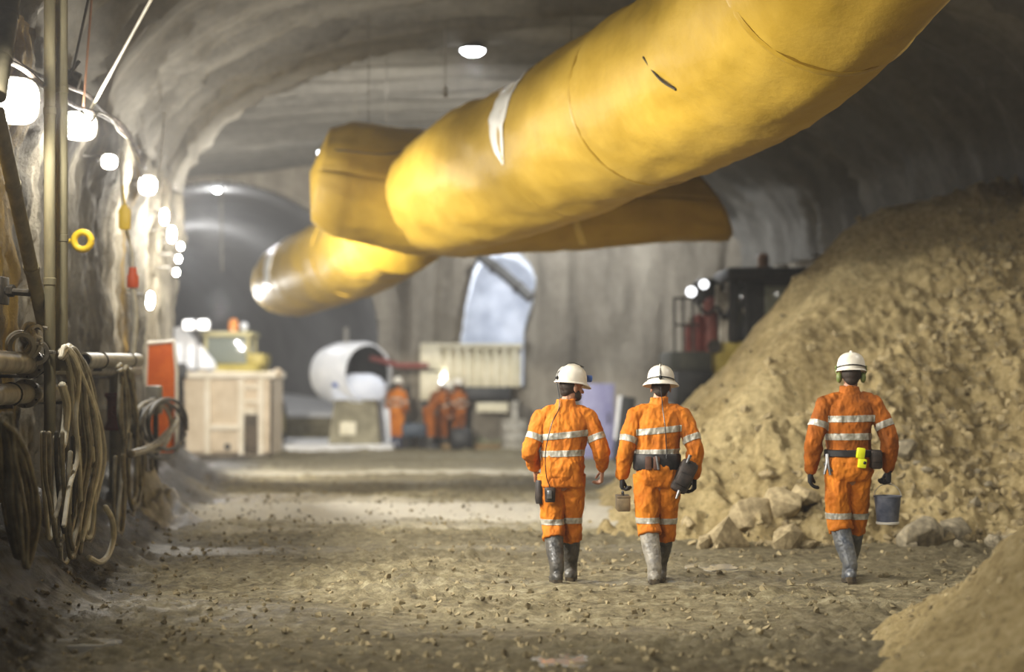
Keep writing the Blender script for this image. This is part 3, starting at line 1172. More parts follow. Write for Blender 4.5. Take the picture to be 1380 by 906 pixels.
def wpipe(name, px0, px1, py0, py1, r, label, m, u=UPP, flanges=(), open_end=False, slope=True):
    a, c = wall_at(px0, py0, u), wall_at(px1, py1, u)
    c.z = a.z if not slope else c.z
    d = (c - a).normalized()
    root = MB()
    if open_end:
        M = Matrix.Translation(c) @ (-d).to_track_quat('Z', 'Y').to_matrix().to_4x4()
        root.lathe([(r, 0), (r, (c - a).length), (r * 0.8, (c - a).length), (r * 0.8, 0)], 20, M=M, closed=True)
    else:
        root.tube([a, a.lerp(c, 0.5), c], r, 20)
    o = root.build(name, m)
    tag(o, label, 'pipe')
    for f in flanges:
        p = a + d * f
        fb = MB()
        for s in (-1, 1):
            fb.tube([p + d * (0.004 * s), p + d * (0.035 * s)], r * 1.45, 20)
        fo = fb.build('flange', m, o)
        up = Vector((0, 0, 1))
        sd = d.cross(up)
        for k in range(6):
            bb = MB()
            q = p + (up * math.cos(k * PI / 3) + sd * math.sin(k * PI / 3)) * r * 1.25
            bb.tube([q - d * 0.05, q + d * 0.05], 0.010, 6)
            bb.build('bolt', M_IRON, fo)
    for f in (0.25, 0.8):
        p = a.lerp(c, f)
        br = MB()
        br.box(p + V3(-0.42, -0.02, -r - 0.03), p + V3(0.02, 0.02, -r), c=0.005)
        br.tube([p + V3(0, 0, 0) + (V3(0, 0, 1) * math.cos(t) + d.cross(V3(0, 0, 1)) * math.sin(t)) * (r + 0.006) for t in np.linspace(0, 2 * PI, 17)], 0.007, 6)
        br.build('bracket', M_IRON, o)
    return o


wpipe('pipe', -30, 182, 486, 508, 0.085, 'upper of two steel pipes running along the wall behind the twin poles', M_PIPE, UPP, (1.9, 4.0), slope=False)
wpipe('pipe', -30, 110, 533, 545, 0.080, 'lower of two steel pipes running along the wall behind the twin poles', M_PIPE, UPP, (1.8,), slope=False)
wpipe('pipe', 113, 186, 486, 486, 0.075, 'short grey pipe with an open end jutting along the wall', M_PIPE2, -2.36, (), True)
# a standpipe with a red valve under the open pipe
sp = wall_at(158, 500, -2.44)
st = empty('standpipe', (sp.x, sp.y, ground(sp.x, sp.y) - 0.02))
tag(st, 'upright grey standpipe with a red valve under the open-ended pipe', 'standpipe')
gz = st.location.z
b = MB()
b.tube([(0, 0, 0), (0, 0, sp.z - gz)], 0.085, 18)
b.build('riser', M_PIPE2, st)
vz = wall_at(158, 553, -2.44).z - gz
b = MB()
b.rings([(0, 0, vz - 0.22, 0.13, 0.13), (0, 0, vz - 0.19, 0.14, 0.14), (0, 0, vz - 0.12, 0.11, 0.11), (0, 0, vz + 0.12, 0.11, 0.11), (0, 0, vz + 0.16, 0.14, 0.14), (0, 0, vz + 0.19, 0.13, 0.13)], 20)
vb = b.build('valve', M_REDV, st)
b = MB()
b.tube([(0, 0, vz), (0.05, -0.16, vz)], 0.022, 8)
b.tube([(0.05 + 0.08 * math.cos(t), -0.17, vz + 0.08 * math.sin(t)) for t in np.linspace(0, 2 * PI, 17)], 0.012, 6)
b.tube([(-0.03, -0.17, vz), (0.13, -0.17, vz)], 0.009, 6)
b.build('hand_wheel', M_REDV, vb)

# ---- a heap of couplings lying on the upper pipe
cl_ = wall_at(38, 466, -2.46)
cp = empty('pipe_coupling', cl_)
tag(cp, 'tangle of bright steel couplings resting on the upper pipe beside the twin poles', 'coupling')
for k, (dx, dz, ry, r_) in enumerate(((-0.12, 0.0, 0.5, 0.10), (0.02, 0.02, -0.7, 0.11), (0.13, -0.05, 0.3, 0.09), (0.05, 0.10, 1.1, 0.075))):
    b = MB()
    M = Matrix.Translation((dx * 0.2, dx, dz)) @ Matrix.Rotation(PI / 2 + ry * 0.5, 4, 'X') @ Matrix.Rotation(ry, 4, 'Y')
    b.lathe([(r_, -0.05), (r_ * 1.15, -0.04), (r_ * 1.15, -0.01), (r_ * 0.95, 0.0), (r_ * 1.1, 0.02), (r_ * 1.1, 0.05), (r_ * 0.78, 0.05), (r_ * 0.78, -0.05)], 20, M=M, closed=True)
    b.tube([M @ V3(r_ * 1.1, 0, 0), M @ V3(r_ * 1.5, 0, 0.01), M @ V3(r_ * 1.55, 0, 0.07)], 0.014, 6)
    b.build('clamp_ring', M_PIPE, cp)

# ---- hoses: every one its own thing
rh = random.Random(11)


def hose(pts, r, m, label, group=None):
    b = MB()
    b.tube(catmull(pts, 9), r, 8, dome=True)
    o = b.build('hose', m)
    return tag(o, label, 'hose', group)


def bundle(n, key, spread, u0, us, r, mats_, label, group, jit=5):
    """n hoses sharing a course through key pixels; each wanders within spread pixels and its own distance from the wall."""
    for k in range(n):
        f = (k + 0.5) / n - 0.5
        uu = u0 + us * rh.uniform(-0.5, 0.5)
        pts = []
        drop = rh.uniform(0, 46)
        wx = [0, rh.uniform(-2, 2), rh.uniform(-5, 5), rh.uniform(-8, 8)]
        for i, (x, y, sp_) in enumerate(key):
            p = wall_at(x + f * sp_ * spread + wx[min(i, 3)] + rh.uniform(-1, 1) * jit * 0.6, y + rh.uniform(-1, 1) * jit - (drop if i == len(key) - 1 else drop * 0.5 if i == len(key) - 2 else 0), uu)
            if i == len(key) - 1 or i == 0:
                pass
            g = ground(p.x, p.y) + r
            if p.z < g:
                p.z = g
            pts.append(p)
        if k % 2:                                        # every other hose turns back up in a slack loop
            e = pts[-1]
            s_ = 1 if k % 4 == 1 else -1
            for dx, dz in ((0.09, -0.05), (0.17, 0.10), (0.19, 0.38), (0.14, 0.70)):
                q = e + Vector((0.02, s_ * dx * 1.3, dz))
                q.z = max(q.z, ground(q.x, q.y) + r)
                pts.append(q)
        hose(pts, r * rh.uniform(0.85, 1.1), mats_[k % len(mats_)], label, group)


bundle(18, [(84, 478, 0.25), (92, 472, 0.5), (106, 505, 0.9), (118, 560, 1.3), (122, 615, 1.5), (112, 680, 1.5), (100, 748, 1.3)], 30, -2.20, 0.22, 0.019, [M_HOSE[0], M_HOSE[0], M_HOSE[1]],
       'pale hose in the thick bundle slung over the pipe right beside the twin poles', 'pale hoses beside the twin poles')
bundle(10, [(164, 497, 0.5), (170, 500, 0.6), (174, 560, 1.0), (174, 620, 1.0), (170, 690, 1.1), (164, 715, 1.0)], 28, -2.22, 0.18, 0.022, [M_HOSE[1], M_HOSE[2], M_HOSE[1]],
       'grey hose in the straight bundle hanging in front of the red valve standpipe', 'grey hoses before the standpipe')
# loops hanging at the far left, low down
for k in range(9):
    x0, d = 1 + k * 3.4, k * 3 + rh.uniform(-6, 6)
    pts = [(x0 - 12, 560), (x0 - 6, 620), (x0 + 4, 690 + d * 0.4), (22 + d * 0.6, 742 + d * 0.9), (40 + d * 0.5, 716 - d * 0.6), (34 + d * 0.3, 660 - d), (16 + d * 0.3, 600 - d * 0.5), (4, 565)]
    ps = []
    for (x, y) in pts:
        p = wall_at(x + rh.uniform(-4, 4), y + rh.uniform(-5, 5), -2.15 + 0.02 * k)
        p.z = max(p.z, ground(p.x, p.y) + 0.03)
        ps.append(p)
    hose(ps, 0.015, M_HOSE[2 if k % 3 else 1], 'muddy hose looping down the rusty wall at the left edge', 'muddy loops at the left edge')
# loose U-shaped loops between the poles and the pale bundle
for k, (xa, xb, yb, m) in enumerate(((57, 76, 726, M_HOSE[0]), (66, 92, 736, M_HOSE[1]), (76, 100, 720, M_HOSE[3]), (60, 84, 700, M_HOSE[1]), (84, 108, 752, M_HOSE[2]))):
    ps = [wall_at(x, y, -2.26 + 0.03 * k) for x, y in ((xa, 584), (xa + 1, 640), (xa + 6, yb - 30), ((xa + xb) / 2, yb), (xb - 3, yb - 28), (xb, 640), (xb - 2, 590))]
    for p in ps:
        p.z = max(p.z, ground(p.x, p.y) + 0.03)
    hose(ps, 0.018, m, 'slack U-shaped hose hanging between the twin poles and the pale bundle', 'slack loops under the twin poles')
# the separate pale hose end, the broad pale tail
ps = [wall_at(x, y, -2.02) for x, y in ((142, 684), (151, 700), (153, 725), (146, 748), (134, 758), (120, 752))]
for p in ps:
    p.z = max(p.z, ground(p.x, p.y) + 0.03)
hose(ps, 0.026, M_HOSE[0], 'short pale hose end curling up from the mud in front of the grey bundle')
hose([wall_at(x, y, -2.2) for x, y in ((84, 520), (90, 545), (88, 575), (84, 600))], 0.035, M_HOSE[0], 'thick pale hose stub showing between the twin poles and the bundle')
# dark coils near the orange barrier
for k, (cx, cy, rx, ry) in enumerate(((212, 568, 22, 30), (205, 575, 26, 34), (218, 580, 30, 38), (226, 572, 26, 34))):
    ps = [wall_at(cx + rx * math.cos(t), cy + ry * math.sin(t), -2.28 + 0.05 * k + 0.02 * math.sin(2 * t)) for t in np.linspace(0.4, 2 * PI + 0.2, 13)]
    hose(ps, 0.026, M_HOSE[3 if k != 1 else 1], 'dark coiled hose hanging in front of the orange barrier', 'dark coils by the orange barrier')
hose([wall_at(x, y, -2.1) for x, y in ((176, 612), (196, 606), (214, 596), (230, 580), (238, 566))], 0.045, M_HOSE[1], 'thick grey hose bridging from the grey bundle up to the dark coils')
hose([wall_at(x, y, -2.2) for x, y in ((186, 600), (188, 640), (194, 676), (200, 690), (205, 660), (204, 620))], 0.026, M_HOSE[2], 'muddy hose dangling in a narrow loop below the dark coils')

# ---- orange barrier stood on end, with a white edge
ob = empty('barrier_panel', wall_at(216, 540, -2.45))
tag(ob, 'upright orange board with a white edge standing at the end of the hoses', 'barrier')
ob.location.z = 0
Yb = ob.location.y
poly = [at(199, 463, Yb), at(234, 460, Yb), at(238, 500, Yb), at(238, 610, Yb), at(200, 610, Yb), at(197, 520, Yb)]
M_ORB = mat('orange_plastic', S(214, 96, 22), S(232, 116, 32), 0.45, 6)
M_WHB = mat('white_edge', S(226, 220, 208), None, 0.5)
b = MB()
b.prism(poly, (0.01, 0.07, 0))
bo_ = b.build('board', M_ORB, ob, smooth=False)
keep(bo_)
b = MB()
b.tube([poly[0], poly[1], poly[2], poly[3]], 0.03, 6)
b.tube([poly[0], poly[5], poly[4]], 0.014, 6)
keep(b.build('white_rim', M_WHB, ob))
# a grey post box beside it
bb = wall_at(208, 520, -2.30)
b = MB()
b.box(bb + V3(-0.09, -0.08, -0.35), bb + V3(0.09, 0.08, 0.0), c=0.02)
jb = tag(b.build('junction_box', M_PIPE2), 'small pale box fixed in front of the orange board above the coils', 'junction box')
b = MB()
b.box(bb + V3(-0.075, -0.10, -0.31), bb + V3(0.075, -0.075, -0.04), c=0.008)
keep(b.build('door', M_PIPE2, jb))
b = MB()
b.box(bb + V3(-0.03, 0.05, -bb.z), bb + V3(0.03, 0.11, -0.3), c=0.005)
keep(b.build('post', M_IRON, jb))

# ---- tags and pins on the wall
p = wall_at(112, 325, -2.55)
tg = empty('ring_tag', p)
tag(tg, 'yellow ring tag on a pin in the dark part of the wall', 'tag')
M_YEL = mat('yellow_tag_paint', S(224, 188, 24), None, 0.5)
b = MB()
b.tube([(0.085 * math.cos(t), -0.02, 0.085 * math.sin(t)) for t in np.linspace(0, 2 * PI, 25)], 0.034, 10)
b.build('ring', M_YEL, tg)
b = MB()
b.tube([(-0.10, 0.0, 0), (-0.32, 0.10, 0.01)], 0.022, 8)
b.build('pin', M_YEL, tg)
p = wall_at(168, 290, -2.52)
b = MB()
b.rings([(p.x, p.y, p.z - 0.17, 0.05, 0.03), (p.x, p.y, p.z - 0.15, 0.07, 0.035), (p.x, p.y, p.z + 0.05, 0.075, 0.04), (p.x, p.y, p.z + 0.12, 0.03, 0.03)], 12, p=3)
b.tube([p + V3(0, 0, 0.12), p + V3(-0.03, 0.03, 0.35)], 0.012, 6)
tag(b.build('hanging_tag', M_YEL), 'yellow tag hanging on the pale streak of the wall', 'tag')
p = wall_at(179, 372, -2.46)
sc_ = empty('socket_plug', p)
tag(sc_, 'orange power plug hanging on the wall above the open-ended pipe', 'plug')
b = MB()
b.rings([(0, 0, -0.14, 0.06, 0.06), (0, 0, -0.12, 0.07, 0.07), (0, 0, 0.0, 0.07, 0.07), (0, 0, 0.03, 0.05, 0.05), (0, 0, 0.10, 0.045, 0.045)], 16)
b.build('plug_body', mat('orange_plug', S(222, 88, 30), None, 0.5), sc_)
b = MB()
b.tube(catmull([V3(0, 0, 0.09), V3(-0.02, 0, 0.3), V3(-0.12, 0.05, 0.75), V3(-0.16, 0.06, 1.5)], 6), 0.02, 8)
b.build('flex', M_HOSE[0], sc_)
b = MB()
b.tube(catmull([V3(0, 0, -0.14), V3(0.04, -0.02, -0.5), V3(-0.02, 0, -1.2), V3(0.0, 0.0, -1.6)], 6), 0.03, 8)
b.build('tail_cable', M_HOSE[0], sc_)
# dark rock bolt at the rusty wall
p = wall_at(16, 392, -2.62)
rb_ = empty('rock_bolt', p)
tag(rb_, 'dark rock bolt with its plate in the rusty wall at the left edge', 'rock bolt')
b = MB()
b.box((-0.08, -0.11, -0.11), (-0.05, 0.11, 0.11), c=0.01)
b.build('plate', M_IRON, rb_)
b = MB()
b.tube([(-0.1, 0, 0), (0.16, -0.05, -0.02)], 0.028, 8)
b.tube([(-0.03, 0, 0), (0.02, -0.01, 0)], 0.05, 6)
b.build('bolt_end', M_IRON, rb_)

# ---- cables draped along the top of the wall and stays up to the roof
M_CABLE = mat('muddy_cable', S(58, 52, 48), S(112, 100, 90), 0.8, 8)
cab = [((-20, 40), (20, 82), (48, 100), (70, 108), (95, 118), (118, 128), (140, 150), (168, 172), (188, 205)),
       ((-20, 68), (30, 92), (60, 116), (100, 142), (128, 152), (155, 166), (176, 190), (196, 226)),
       ((110, 150), (122, 164), (132, 152), (150, 160), (160, 176), (172, 188), (182, 210), (192, 240))]
for k, pts in enumerate(cab):
    hose([wall_at(x, y, -2.42 + 0.04 * k) for x, y in pts], 0.022 if k < 2 else 0.014, M_CABLE if k < 2 else M_HOSE[1],
         ('upper dark cable draped along the top edge of the left wall', 'lower dark cable draped along the top edge of the left wall', 'pale cable sagging between the bright floodlights')[k])
pr = wall_at(96, 104, -2.45)
b = MB()
b.box(pr + V3(-0.10, -0.08, -0.10), pr + V3(0.08, 0.08, 0.06), c=0.02, rot=(0.2, 0.3, 0.2))
b.tube([pr + V3(0.0, 0, 0.05), pr + V3(0.08, -0.03, 0.14)], 0.02, 6)
tag(b.build('cable_clamp', M_IRON), 'black clamp holding the cables at the base of the thin stay wires', 'clamp')


def stay(a, c, r, m, label):
    b = MB()
    b.tube([a, a.lerp(c, 0.5), c], r, 6)
    return tag(b.build('stay_wire', m), label, 'wire')


stay(wall_at(97, 100, -2.42), at(121, -10, 14.6), 0.012, M_CORD, 'black stay wire rising beside the twin poles')
stay(wall_at(112, 148, -2.42), at(124, -8, 15.4), 0.012, mat('rusty_wire', S(150, 108, 80), None, 0.6), 'rusty stay wire rising from the oval floodlight')
stay(wall_at(122, 148, -2.42), at(210, -12, 14.2), 0.016, M_HOSE[0], 'pale stay wire slanting away from the wall toward the roof')
stay(wall_at(213, 246, -2.42), at(222, 152, 24.0), 0.012, M_HOSE[1], 'thin grey wire rising from the lamp at the wall end')
# wires hanging from the roof
b = MB()
p = at(600, 118, 27.0)
b.tube([Vector((p.x, p.y, 7.7)), p], 0.008, 6)
b.rings([(p.x, p.y, p.z - 0.16, 0.02, 0.02), (p.x, p.y, p.z - 0.12, 0.045, 0.045), (p.x, p.y, p.z + 0.02, 0.03, 0.03)], 10)
tag(b.build('hanging_plumb', M_PIPE), 'short rod hanging from the roof below the glaring roof lamp', 'rod')
b = MB()
p0, p1 = at(298, 246, 45.2), at(299, 366, 45.2)
b.tube([p0, p1], 0.025, 6)
tag(b.build('hanging_cable', M_HOSE[1]), 'thin cable hanging below the lamp of the far arched mouth', 'cable')

# ---- a pale grout mound by the hoses
rows = 40
gx, gy = np.meshgrid(np.linspace(-1, 1, rows), np.linspace(-1, 1, rows))
cpt = wall_at(212, 690, -2.15)
cz = floor_h(cpt.x + gx * 0.55, cpt.y + gy * 1.1)
rr = np.hypot(gx, gy)
pp = np.stack([gx.ravel() * 2, gy.ravel() * 2, np.zeros(gx.size)], 1)
hz = 0.42 * np.clip(1 - rr ** 1.1, -0.25, 1) + (np.clip(1.1 - rr.ravel(), 0, 1) * 0.22 * fbm(pp * 1.6, 4)).reshape(gx.shape) - 0.05
tag(link('grout_heap', grid_mesh('grout_heap', cpt.x + gx * 0.55, cpt.y + gy * 1.1, cz + hz), mat('pale_grout', S(148, 148, 150), S(186, 186, 190), 0.8, 8, bump=0.5, bscale=30), angle=4),
    'low bluish-grey mound of dried grout at the foot of the dark coils', 'grout heap')
# ================================================================== people
M_SKIN = mat('skin', S(150, 108, 84), S(170, 126, 98), 0.55, 20)
M_HAIR = mat('dark_hair', S(34, 26, 20), S(52, 40, 30), 0.7, 60)
M_ORANGE = mat('orange_workwear', S(112, 62, 20), S(182, 102, 22), 0.75, 3.6, 0.26, 0.62, c3=S(200, 120, 30), bump=0.25, bscale=55, bdist=0.006, spec=0.25)
M_ORANGE_D = mat('dirty_orange_workwear', S(78, 46, 22), S(142, 78, 22), 0.8, 3.6, 0.28, 0.66, c3=S(174, 98, 28), bump=0.25, bscale=55, bdist=0.006, spec=0.2)
M_REFL = mat('reflective_tape', S(136, 132, 120), S(186, 182, 168), 0.35, 16, spec=0.6)
M_BOOT = mat('rubber_boot', S(52, 52, 52), S(98, 94, 86), 0.42, 9, spec=0.5)
M_BOOT_B = mat('blue_grey_rubber_boot', S(66, 72, 82), S(112, 112, 108), 0.4, 8, spec=0.5)
M_BOOT_L = mat('muddy_pale_boot', S(110, 106, 98), S(158, 152, 138), 0.5, 10, spec=0.5)
M_SOLE = mat('muddy_boot_sole', S(44, 38, 30), S(88, 76, 56), 0.9, 20)
M_HELMET = mat('white_hard_hat', S(196, 190, 174), S(218, 212, 198), 0.4, 14, 0.3, 0.55)
M_BELT = mat('black_webbing', S(24, 24, 26), S(44, 42, 42), 0.6, 20)
M_GLOVE = mat('black_glove', S(20, 20, 22), S(38, 37, 38), 0.7, 22)
M_POUCH = mat('worn_black_leather', S(26, 24, 24), S(66, 56, 50), 0.55, 14)
M_METAL = mat('dull_steel', S(120, 120, 122), S(160, 160, 160), 0.35, 20, metallic=0.8)
M_LIME = mat('lime_yellow_plastic', S(206, 214, 20), S(222, 226, 44), 0.4, 10)
M_BLUE = mat('blue_plastic', S(32, 66, 140), S(52, 92, 170), 0.35, 10)
M_BLACK = mat('black_plastic', S(16, 16, 18), None, 0.4)
M_GREENMUFF = mat('olive_ear_cup', S(92, 104, 52), S(120, 130, 70), 0.5, 20)


def remesh(mb, voxel, smooth=6, factor=0.5):
    """One continuous closed skin over all the overlapping pieces in mb."""
    me = mb.mesh('t')
    o = bpy.data.objects.new('t', me)
    COL.objects.link(o)
    r = o.modifiers.new('r', 'REMESH')
    r.mode = 'VOXEL'
    r.voxel_size = voxel
    if smooth:
        s = o.modifiers.new('s', 'SMOOTH')
        s.iterations = smooth
        s.factor = factor
    dg = bpy.context.evaluated_depsgraph_get()
    dg.update()
    out = bpy.data.meshes.new_from_object(o.evaluated_get(dg))
    bpy.data.objects.remove(o)
    bpy.data.meshes.remove(me)
    out.materials.clear()
    return out


def co_of(me):
    a = np.empty(len(me.vertices) * 3)
    me.vertices.foreach_get('co', a)
    return a.reshape(-1, 3)


def no_of(me):
    a = np.empty(len(me.vertices) * 3)
    me.vertices.foreach_get('normal', a)
    return a.reshape(-1, 3)


def wrinkle(me, amp, scale, seed=0.0, stretch=(1, 1, 1)):
    c, n = co_of(me), no_of(me)
    q = c * np.array(stretch) * scale + seed
    d = fbm(q, 3, 0.5, ridged=True) - 0.6
    d = amp * d + amp * 0.5 * fbm(q * 2.3 + 7, 2)
    c += n * d[:, None]
    me.vertices.foreach_set('co', c.ravel())
    me.update()


def V3(*a):
    return Vector(a)


def limb(mb, a, b, c, ra, rb, rc, sides=16, mid=None):
    """Two tapering segments through a joint."""
    a, b, c = Vector(a), Vector(b), Vector(c)
    up, lo = a.lerp(b, 0.5), b.lerp(c, 0.35)
    m1 = (ra + rb) / 2 * 1.03
    m2 = rb * 1.06 if mid is None else mid
    pts = [a, up, b, lo, c]
    rad = [ra, m1, rb, m2, rc]
    P = catmull(pts, 6)
    R = np.interp(np.linspace(0, 4, len(P)), range(5), rad)
    mb.tube(P, list(R), sides, dome=True)


def hand(mb, wrist, direction, palm_n, thumb, curl=0.6, s=1.0, fat=0.0):
    """Palm, four fingers of unequal length, and a thumb leaving the side of the palm.
    direction: wrist to knuckles; palm_n: the way the palm faces; thumb: the side the thumb is on."""
    d = Vector(direction).normalized()
    n = Vector(palm_n)
    n = (n - d * n.dot(d)).normalized()
    t = Vector(thumb)
    t = (t - d * t.dot(d) - n * t.dot(n)).normalized()
    w = Vector(wrist)
    pl = 0.092 * s
    for k in range(4):                                   # the palm as four metacarpal rays
        o = t * (0.030 - 0.020 * k) * s
        mb.tube([w + o * 0.55, w + d * pl * 0.5 + o * 0.9, w + d * pl + o], [0.015 * s + fat, 0.0150 * s + fat, 0.0125 * s + fat], 8, dome=True)
    mb.ball(w + d * pl * 0.45, (0.034 * s + fat, 0.034 * s + fat, 0.034 * s + fat), seg=10, M=Matrix(((t.x * 1.0, d.x * 1.25, n.x * 0.5), (t.y, d.y * 1.25, n.y * 0.5), (t.z, d.z * 1.25, n.z * 0.5))))
    for k, L in enumerate((0.074, 0.083, 0.077, 0.060)):
        p = w + d * pl + t * (0.030 - 0.020 * k) * s
        ang = curl * (0.85 + 0.1 * k)
        pts, rr = [p], [0.0098 * s + fat]
        a = 0.25 * curl
        for seg, f in enumerate((0.45, 0.32, 0.26)):
            a += ang * (0.9, 1.0, 0.7)[seg]
            p = p + (d * math.cos(a) + n * math.sin(a)) * L * f * s + t * (0.0025 * (1.5 - k)) * s
            pts.append(p)
            rr.append((0.0090, 0.0084, 0.0074)[seg] * s + fat)
        mb.tube(pts, rr, 8, dome=True)
    b0 = w + d * 0.028 * s + t * 0.028 * s
    b1 = b0 + (d * 0.6 + t * 0.65 + n * 0.35).normalized() * 0.042 * s
    b2 = b1 + (d * 0.85 + t * 0.15 + n * 0.45).normalized() * 0.032 * s
    b3 = b2 + (d * 0.85 - t * 0.05 + n * 0.5).normalized() * 0.026 * s
    mb.tube([b0, b1, b2, b3], [0.0145 * s + fat, 0.0115 * s + fat, 0.0102 * s + fat, 0.0085 * s + fat], 8, dome=True)


def foot_pieces(mb, ankle, toe_dir, s=1.0, fat=0.0, pitch=0.0):
    a = Vector(ankle)
    f = Vector((toe_dir[0], toe_dir[1], 0)).normalized()
    r = Vector((f.y, -f.x, 0))
    R = Matrix.Rotation(pitch, 3, r)
    L = lambda y, x, z: a + R @ (f * y + r * x + V3(0, 0, z))
    q = 0.09 * s
    mb.tube([L(-0.055 * s, 0, -q + 0.036 * s), L(0.0, 0, -q + 0.044 * s), L(0.07 * s, 0, -q + 0.043 * s), L(0.14 * s, 0, -q + 0.034 * s), L(0.175 * s, 0, -q + 0.029 * s)],
            [0.034 * s + fat, 0.040 * s + fat, 0.042 * s + fat, 0.036 * s + fat, 0.025 * s + fat], 12, dome=True)
    return L


def make_person(name, loc, J, look):
    """J: joints in the figure's own frame (x right, y the way it walks, z up). look: what it wears."""
    vox = look.get('vox', 0.0065)
    near = look.get('near', True)
    sc = look.get('s', 1.0)
    g = {k: Vector(v) for k, v in J.items() if not isinstance(v, (int, float))}
    hp, ch, nk, hd = g['hip'], g['chest'], g['neck'], g['head']
    # ---- the body
    mb = MB()
    mb.tube(catmull([hp + V3(0, 0, -0.08), hp + V3(0, 0, 0.06), hp.lerp(ch, 0.45), ch, nk + V3(0, 0, -0.10)], 5), [0.10 * sc] + [0.135 * sc] * 5 + [0.125 * sc] * 5 + [0.145 * sc] * 5 + [0.13 * sc] * 4 + [0.08 * sc],
            20, dome=True, ell=0.78, up=(1, 0, 0))
    mb.tube([nk + V3(0, -0.01, -0.08), nk + V3(0, 0, 0.0), hd + V3(0, 0, -0.05)], [0.068 * sc, 0.056 * sc, 0.055 * sc], 14, dome=True)
    for s in 'LR':
        mb.tube([nk + V3(0, 0, -0.09), g['shoulder' + s]], [0.06 * sc, 0.062 * sc], 12, dome=True)
        limb(mb, g['shoulder' + s], g['elbow' + s], g['wrist' + s], 0.055 * sc, 0.041 * sc, 0.027 * sc)
        limb(mb, g['hip' + s], g['knee' + s], g['ankle' + s], 0.088 * sc, 0.056 * sc, 0.040 * sc, mid=0.058 * sc)
        foot_pieces(mb, g['ankle' + s], g['toe' + s], sc, 0, J.get('pitch' + s, 0.0))
    HM = Matrix.Translation(hd) @ Matrix.Rotation(J.get('yaw', 0.0), 4, 'Z') @ Matrix.Rotation(J.get('nod', 0.0), 4, 'X') @ Matrix.Rotation(J.get('roll', 0.0), 4, 'Y') @ Matrix.Scale(sc, 4)
    h = MB()
    h.T = HM
    h.ball((0, -0.012, 0.022), (0.076, 0.096, 0.100), seg=24)             # skull
    h.ball((0, 0.030, -0.045), (0.056, 0.062, 0.066), seg=20)             # face and jaw
    h.ball((0, 0.070, -0.092), (0.026, 0.022, 0.020), seg=12)             # chin
    h.tube([(0, 0.084, 0.012), (0, 0.100, -0.018), (0, 0.112, -0.034)], [0.009, 0.011, 0.013], 10, dome=True)   # nose
    for s in (-1, 1):
        h.ball((0.013 * s, 0.099, -0.036), 0.009, seg=10)
        h.ball((0.030 * s, 0.078, 0.024), (0.026, 0.014, 0.010), seg=12)  # brow
        h.ball((0.040 * s, 0.062, -0.024), (0.022, 0.022, 0.020), seg=12)  # cheek
        h.ball((0.078 * s, -0.006, -0.018), (0.008, 0.020, 0.033), seg=12)  # ear
    h.ball((0, 0.090, -0.060), (0.024, 0.012, 0.006), seg=12)             # lips
    h.ball((0, 0.088, -0.070), (0.020, 0.012, 0.007), seg=12)
    mb._add([Vector(v) for v in h.v], h.f)
    if near:
        for s, q in (('L', -1), ('R', 1)):
            hand(mb, g['wrist' + s], g['wrist' + s] * 0 + Vector(look['hand' + s]['d']), look['hand' + s]['n'], look['hand' + s]['t'], look['hand' + s].get('c', 0.6), sc * 1.04)
    else:
        for s, q in (('L', -1), ('R', 1)):
            d = (g['wrist' + s] - g['elbow' + s]).normalized()
            hand(mb, g['wrist' + s], d, (-q, 0, 0), (0, 1, 0), 0.5, sc * 1.1)
    me = remesh(mb, look.get('bvox', 0.0052), 3)
    body = link(name, me, M_SKIN, angle=4)
    body.location = loc
    tag(body, look['label'], 'person', look.get('group'))
    # ---- eyes, hair, beard
    if near:
        for s in (-1, 1):
            e = MB()
            e.T = HM
            e.ball((0.030 * s, 0.080, 0.006), (0.0115, 0.010, 0.0085), seg=12)
            e.build('eye', mat('eye_white', S(225, 220, 212), None, 0.3) if s < 0 else bpy.data.materials['eye_white'], body)
    hr = MB()
    hr.T = HM
    hr.ball((0, -0.030, 0.008), (0.078, 0.085, 0.086), seg=20)
    hr.ball((0, -0.060, -0.045), (0.056, 0.040, 0.045), seg=16)
    if look.get('beard'):
        hr.ball((0, 0.056, -0.080), (0.045, 0.042, 0.036), seg=14)
        for s in (-1, 1):
            hr.ball((0.050 * s, 0.030, -0.060), (0.016, 0.032, 0.038), seg=12)
    link('hair', remesh(hr, 0.007, 3), M_HAIR, body, angle=4)
    # ---- shirt
    mo = look.get('orange', M_ORANGE)
    hem = look.get('hem', hp.z + 0.02)
    sh = MB()
    zc = [(hem, 0.175, 0.125), (hem + 0.05, 0.176, 0.128), (hp.z + 0.14, 0.168, 0.126), (hp.lerp(ch, 0.55).z, 0.172, 0.130), (ch.z, 0.188, 0.138),
          (nk.z - 0.16, 0.190, 0.132), (nk.z - 0.09, 0.168, 0.112), (nk.z - 0.045, 0.124, 0.094), (nk.z - 0.015, 0.082, 0.080), (nk.z + 0.02, 0.072, 0.074), (nk.z + 0.045, 0.072, 0.074)]
    rows = []
    for z, rx, ry in zc:
        t = min(max((z - hp.z) / (nk.z - hp.z), 0), 1)
        c = hp.lerp(ch, min(t / 0.6, 1)) if t < 0.6 else ch.lerp(nk, (t - 0.6) / 0.4)
        rows.append((c.x, c.y, z, rx * sc * look.get('wide', 1.0), ry * sc * look.get('wide', 1.0)))
    sh.rings(rows, 28, p=2.35)
    for s in 'LR':
        a, e, w_ = g['shoulder' + s], g['elbow' + s], g['wrist' + s]
        sh.tube(catmull([nk.lerp(a, 0.15) + V3(0, 0, -0.075), nk.lerp(a, 0.62) + V3(0, 0, -0.018), a + V3(0, 0, -0.015)], 5), list(np.linspace(0.075, 0.070, 11) * sc), 16, dome=True)
        w2 = e.lerp(w_, look.get('cuff', 0.93))
        limb(sh, a + V3(0, 0, -0.012), e, w2, 0.076 * sc, 0.066 * sc, 0.050 * sc, mid=0.066 * sc)
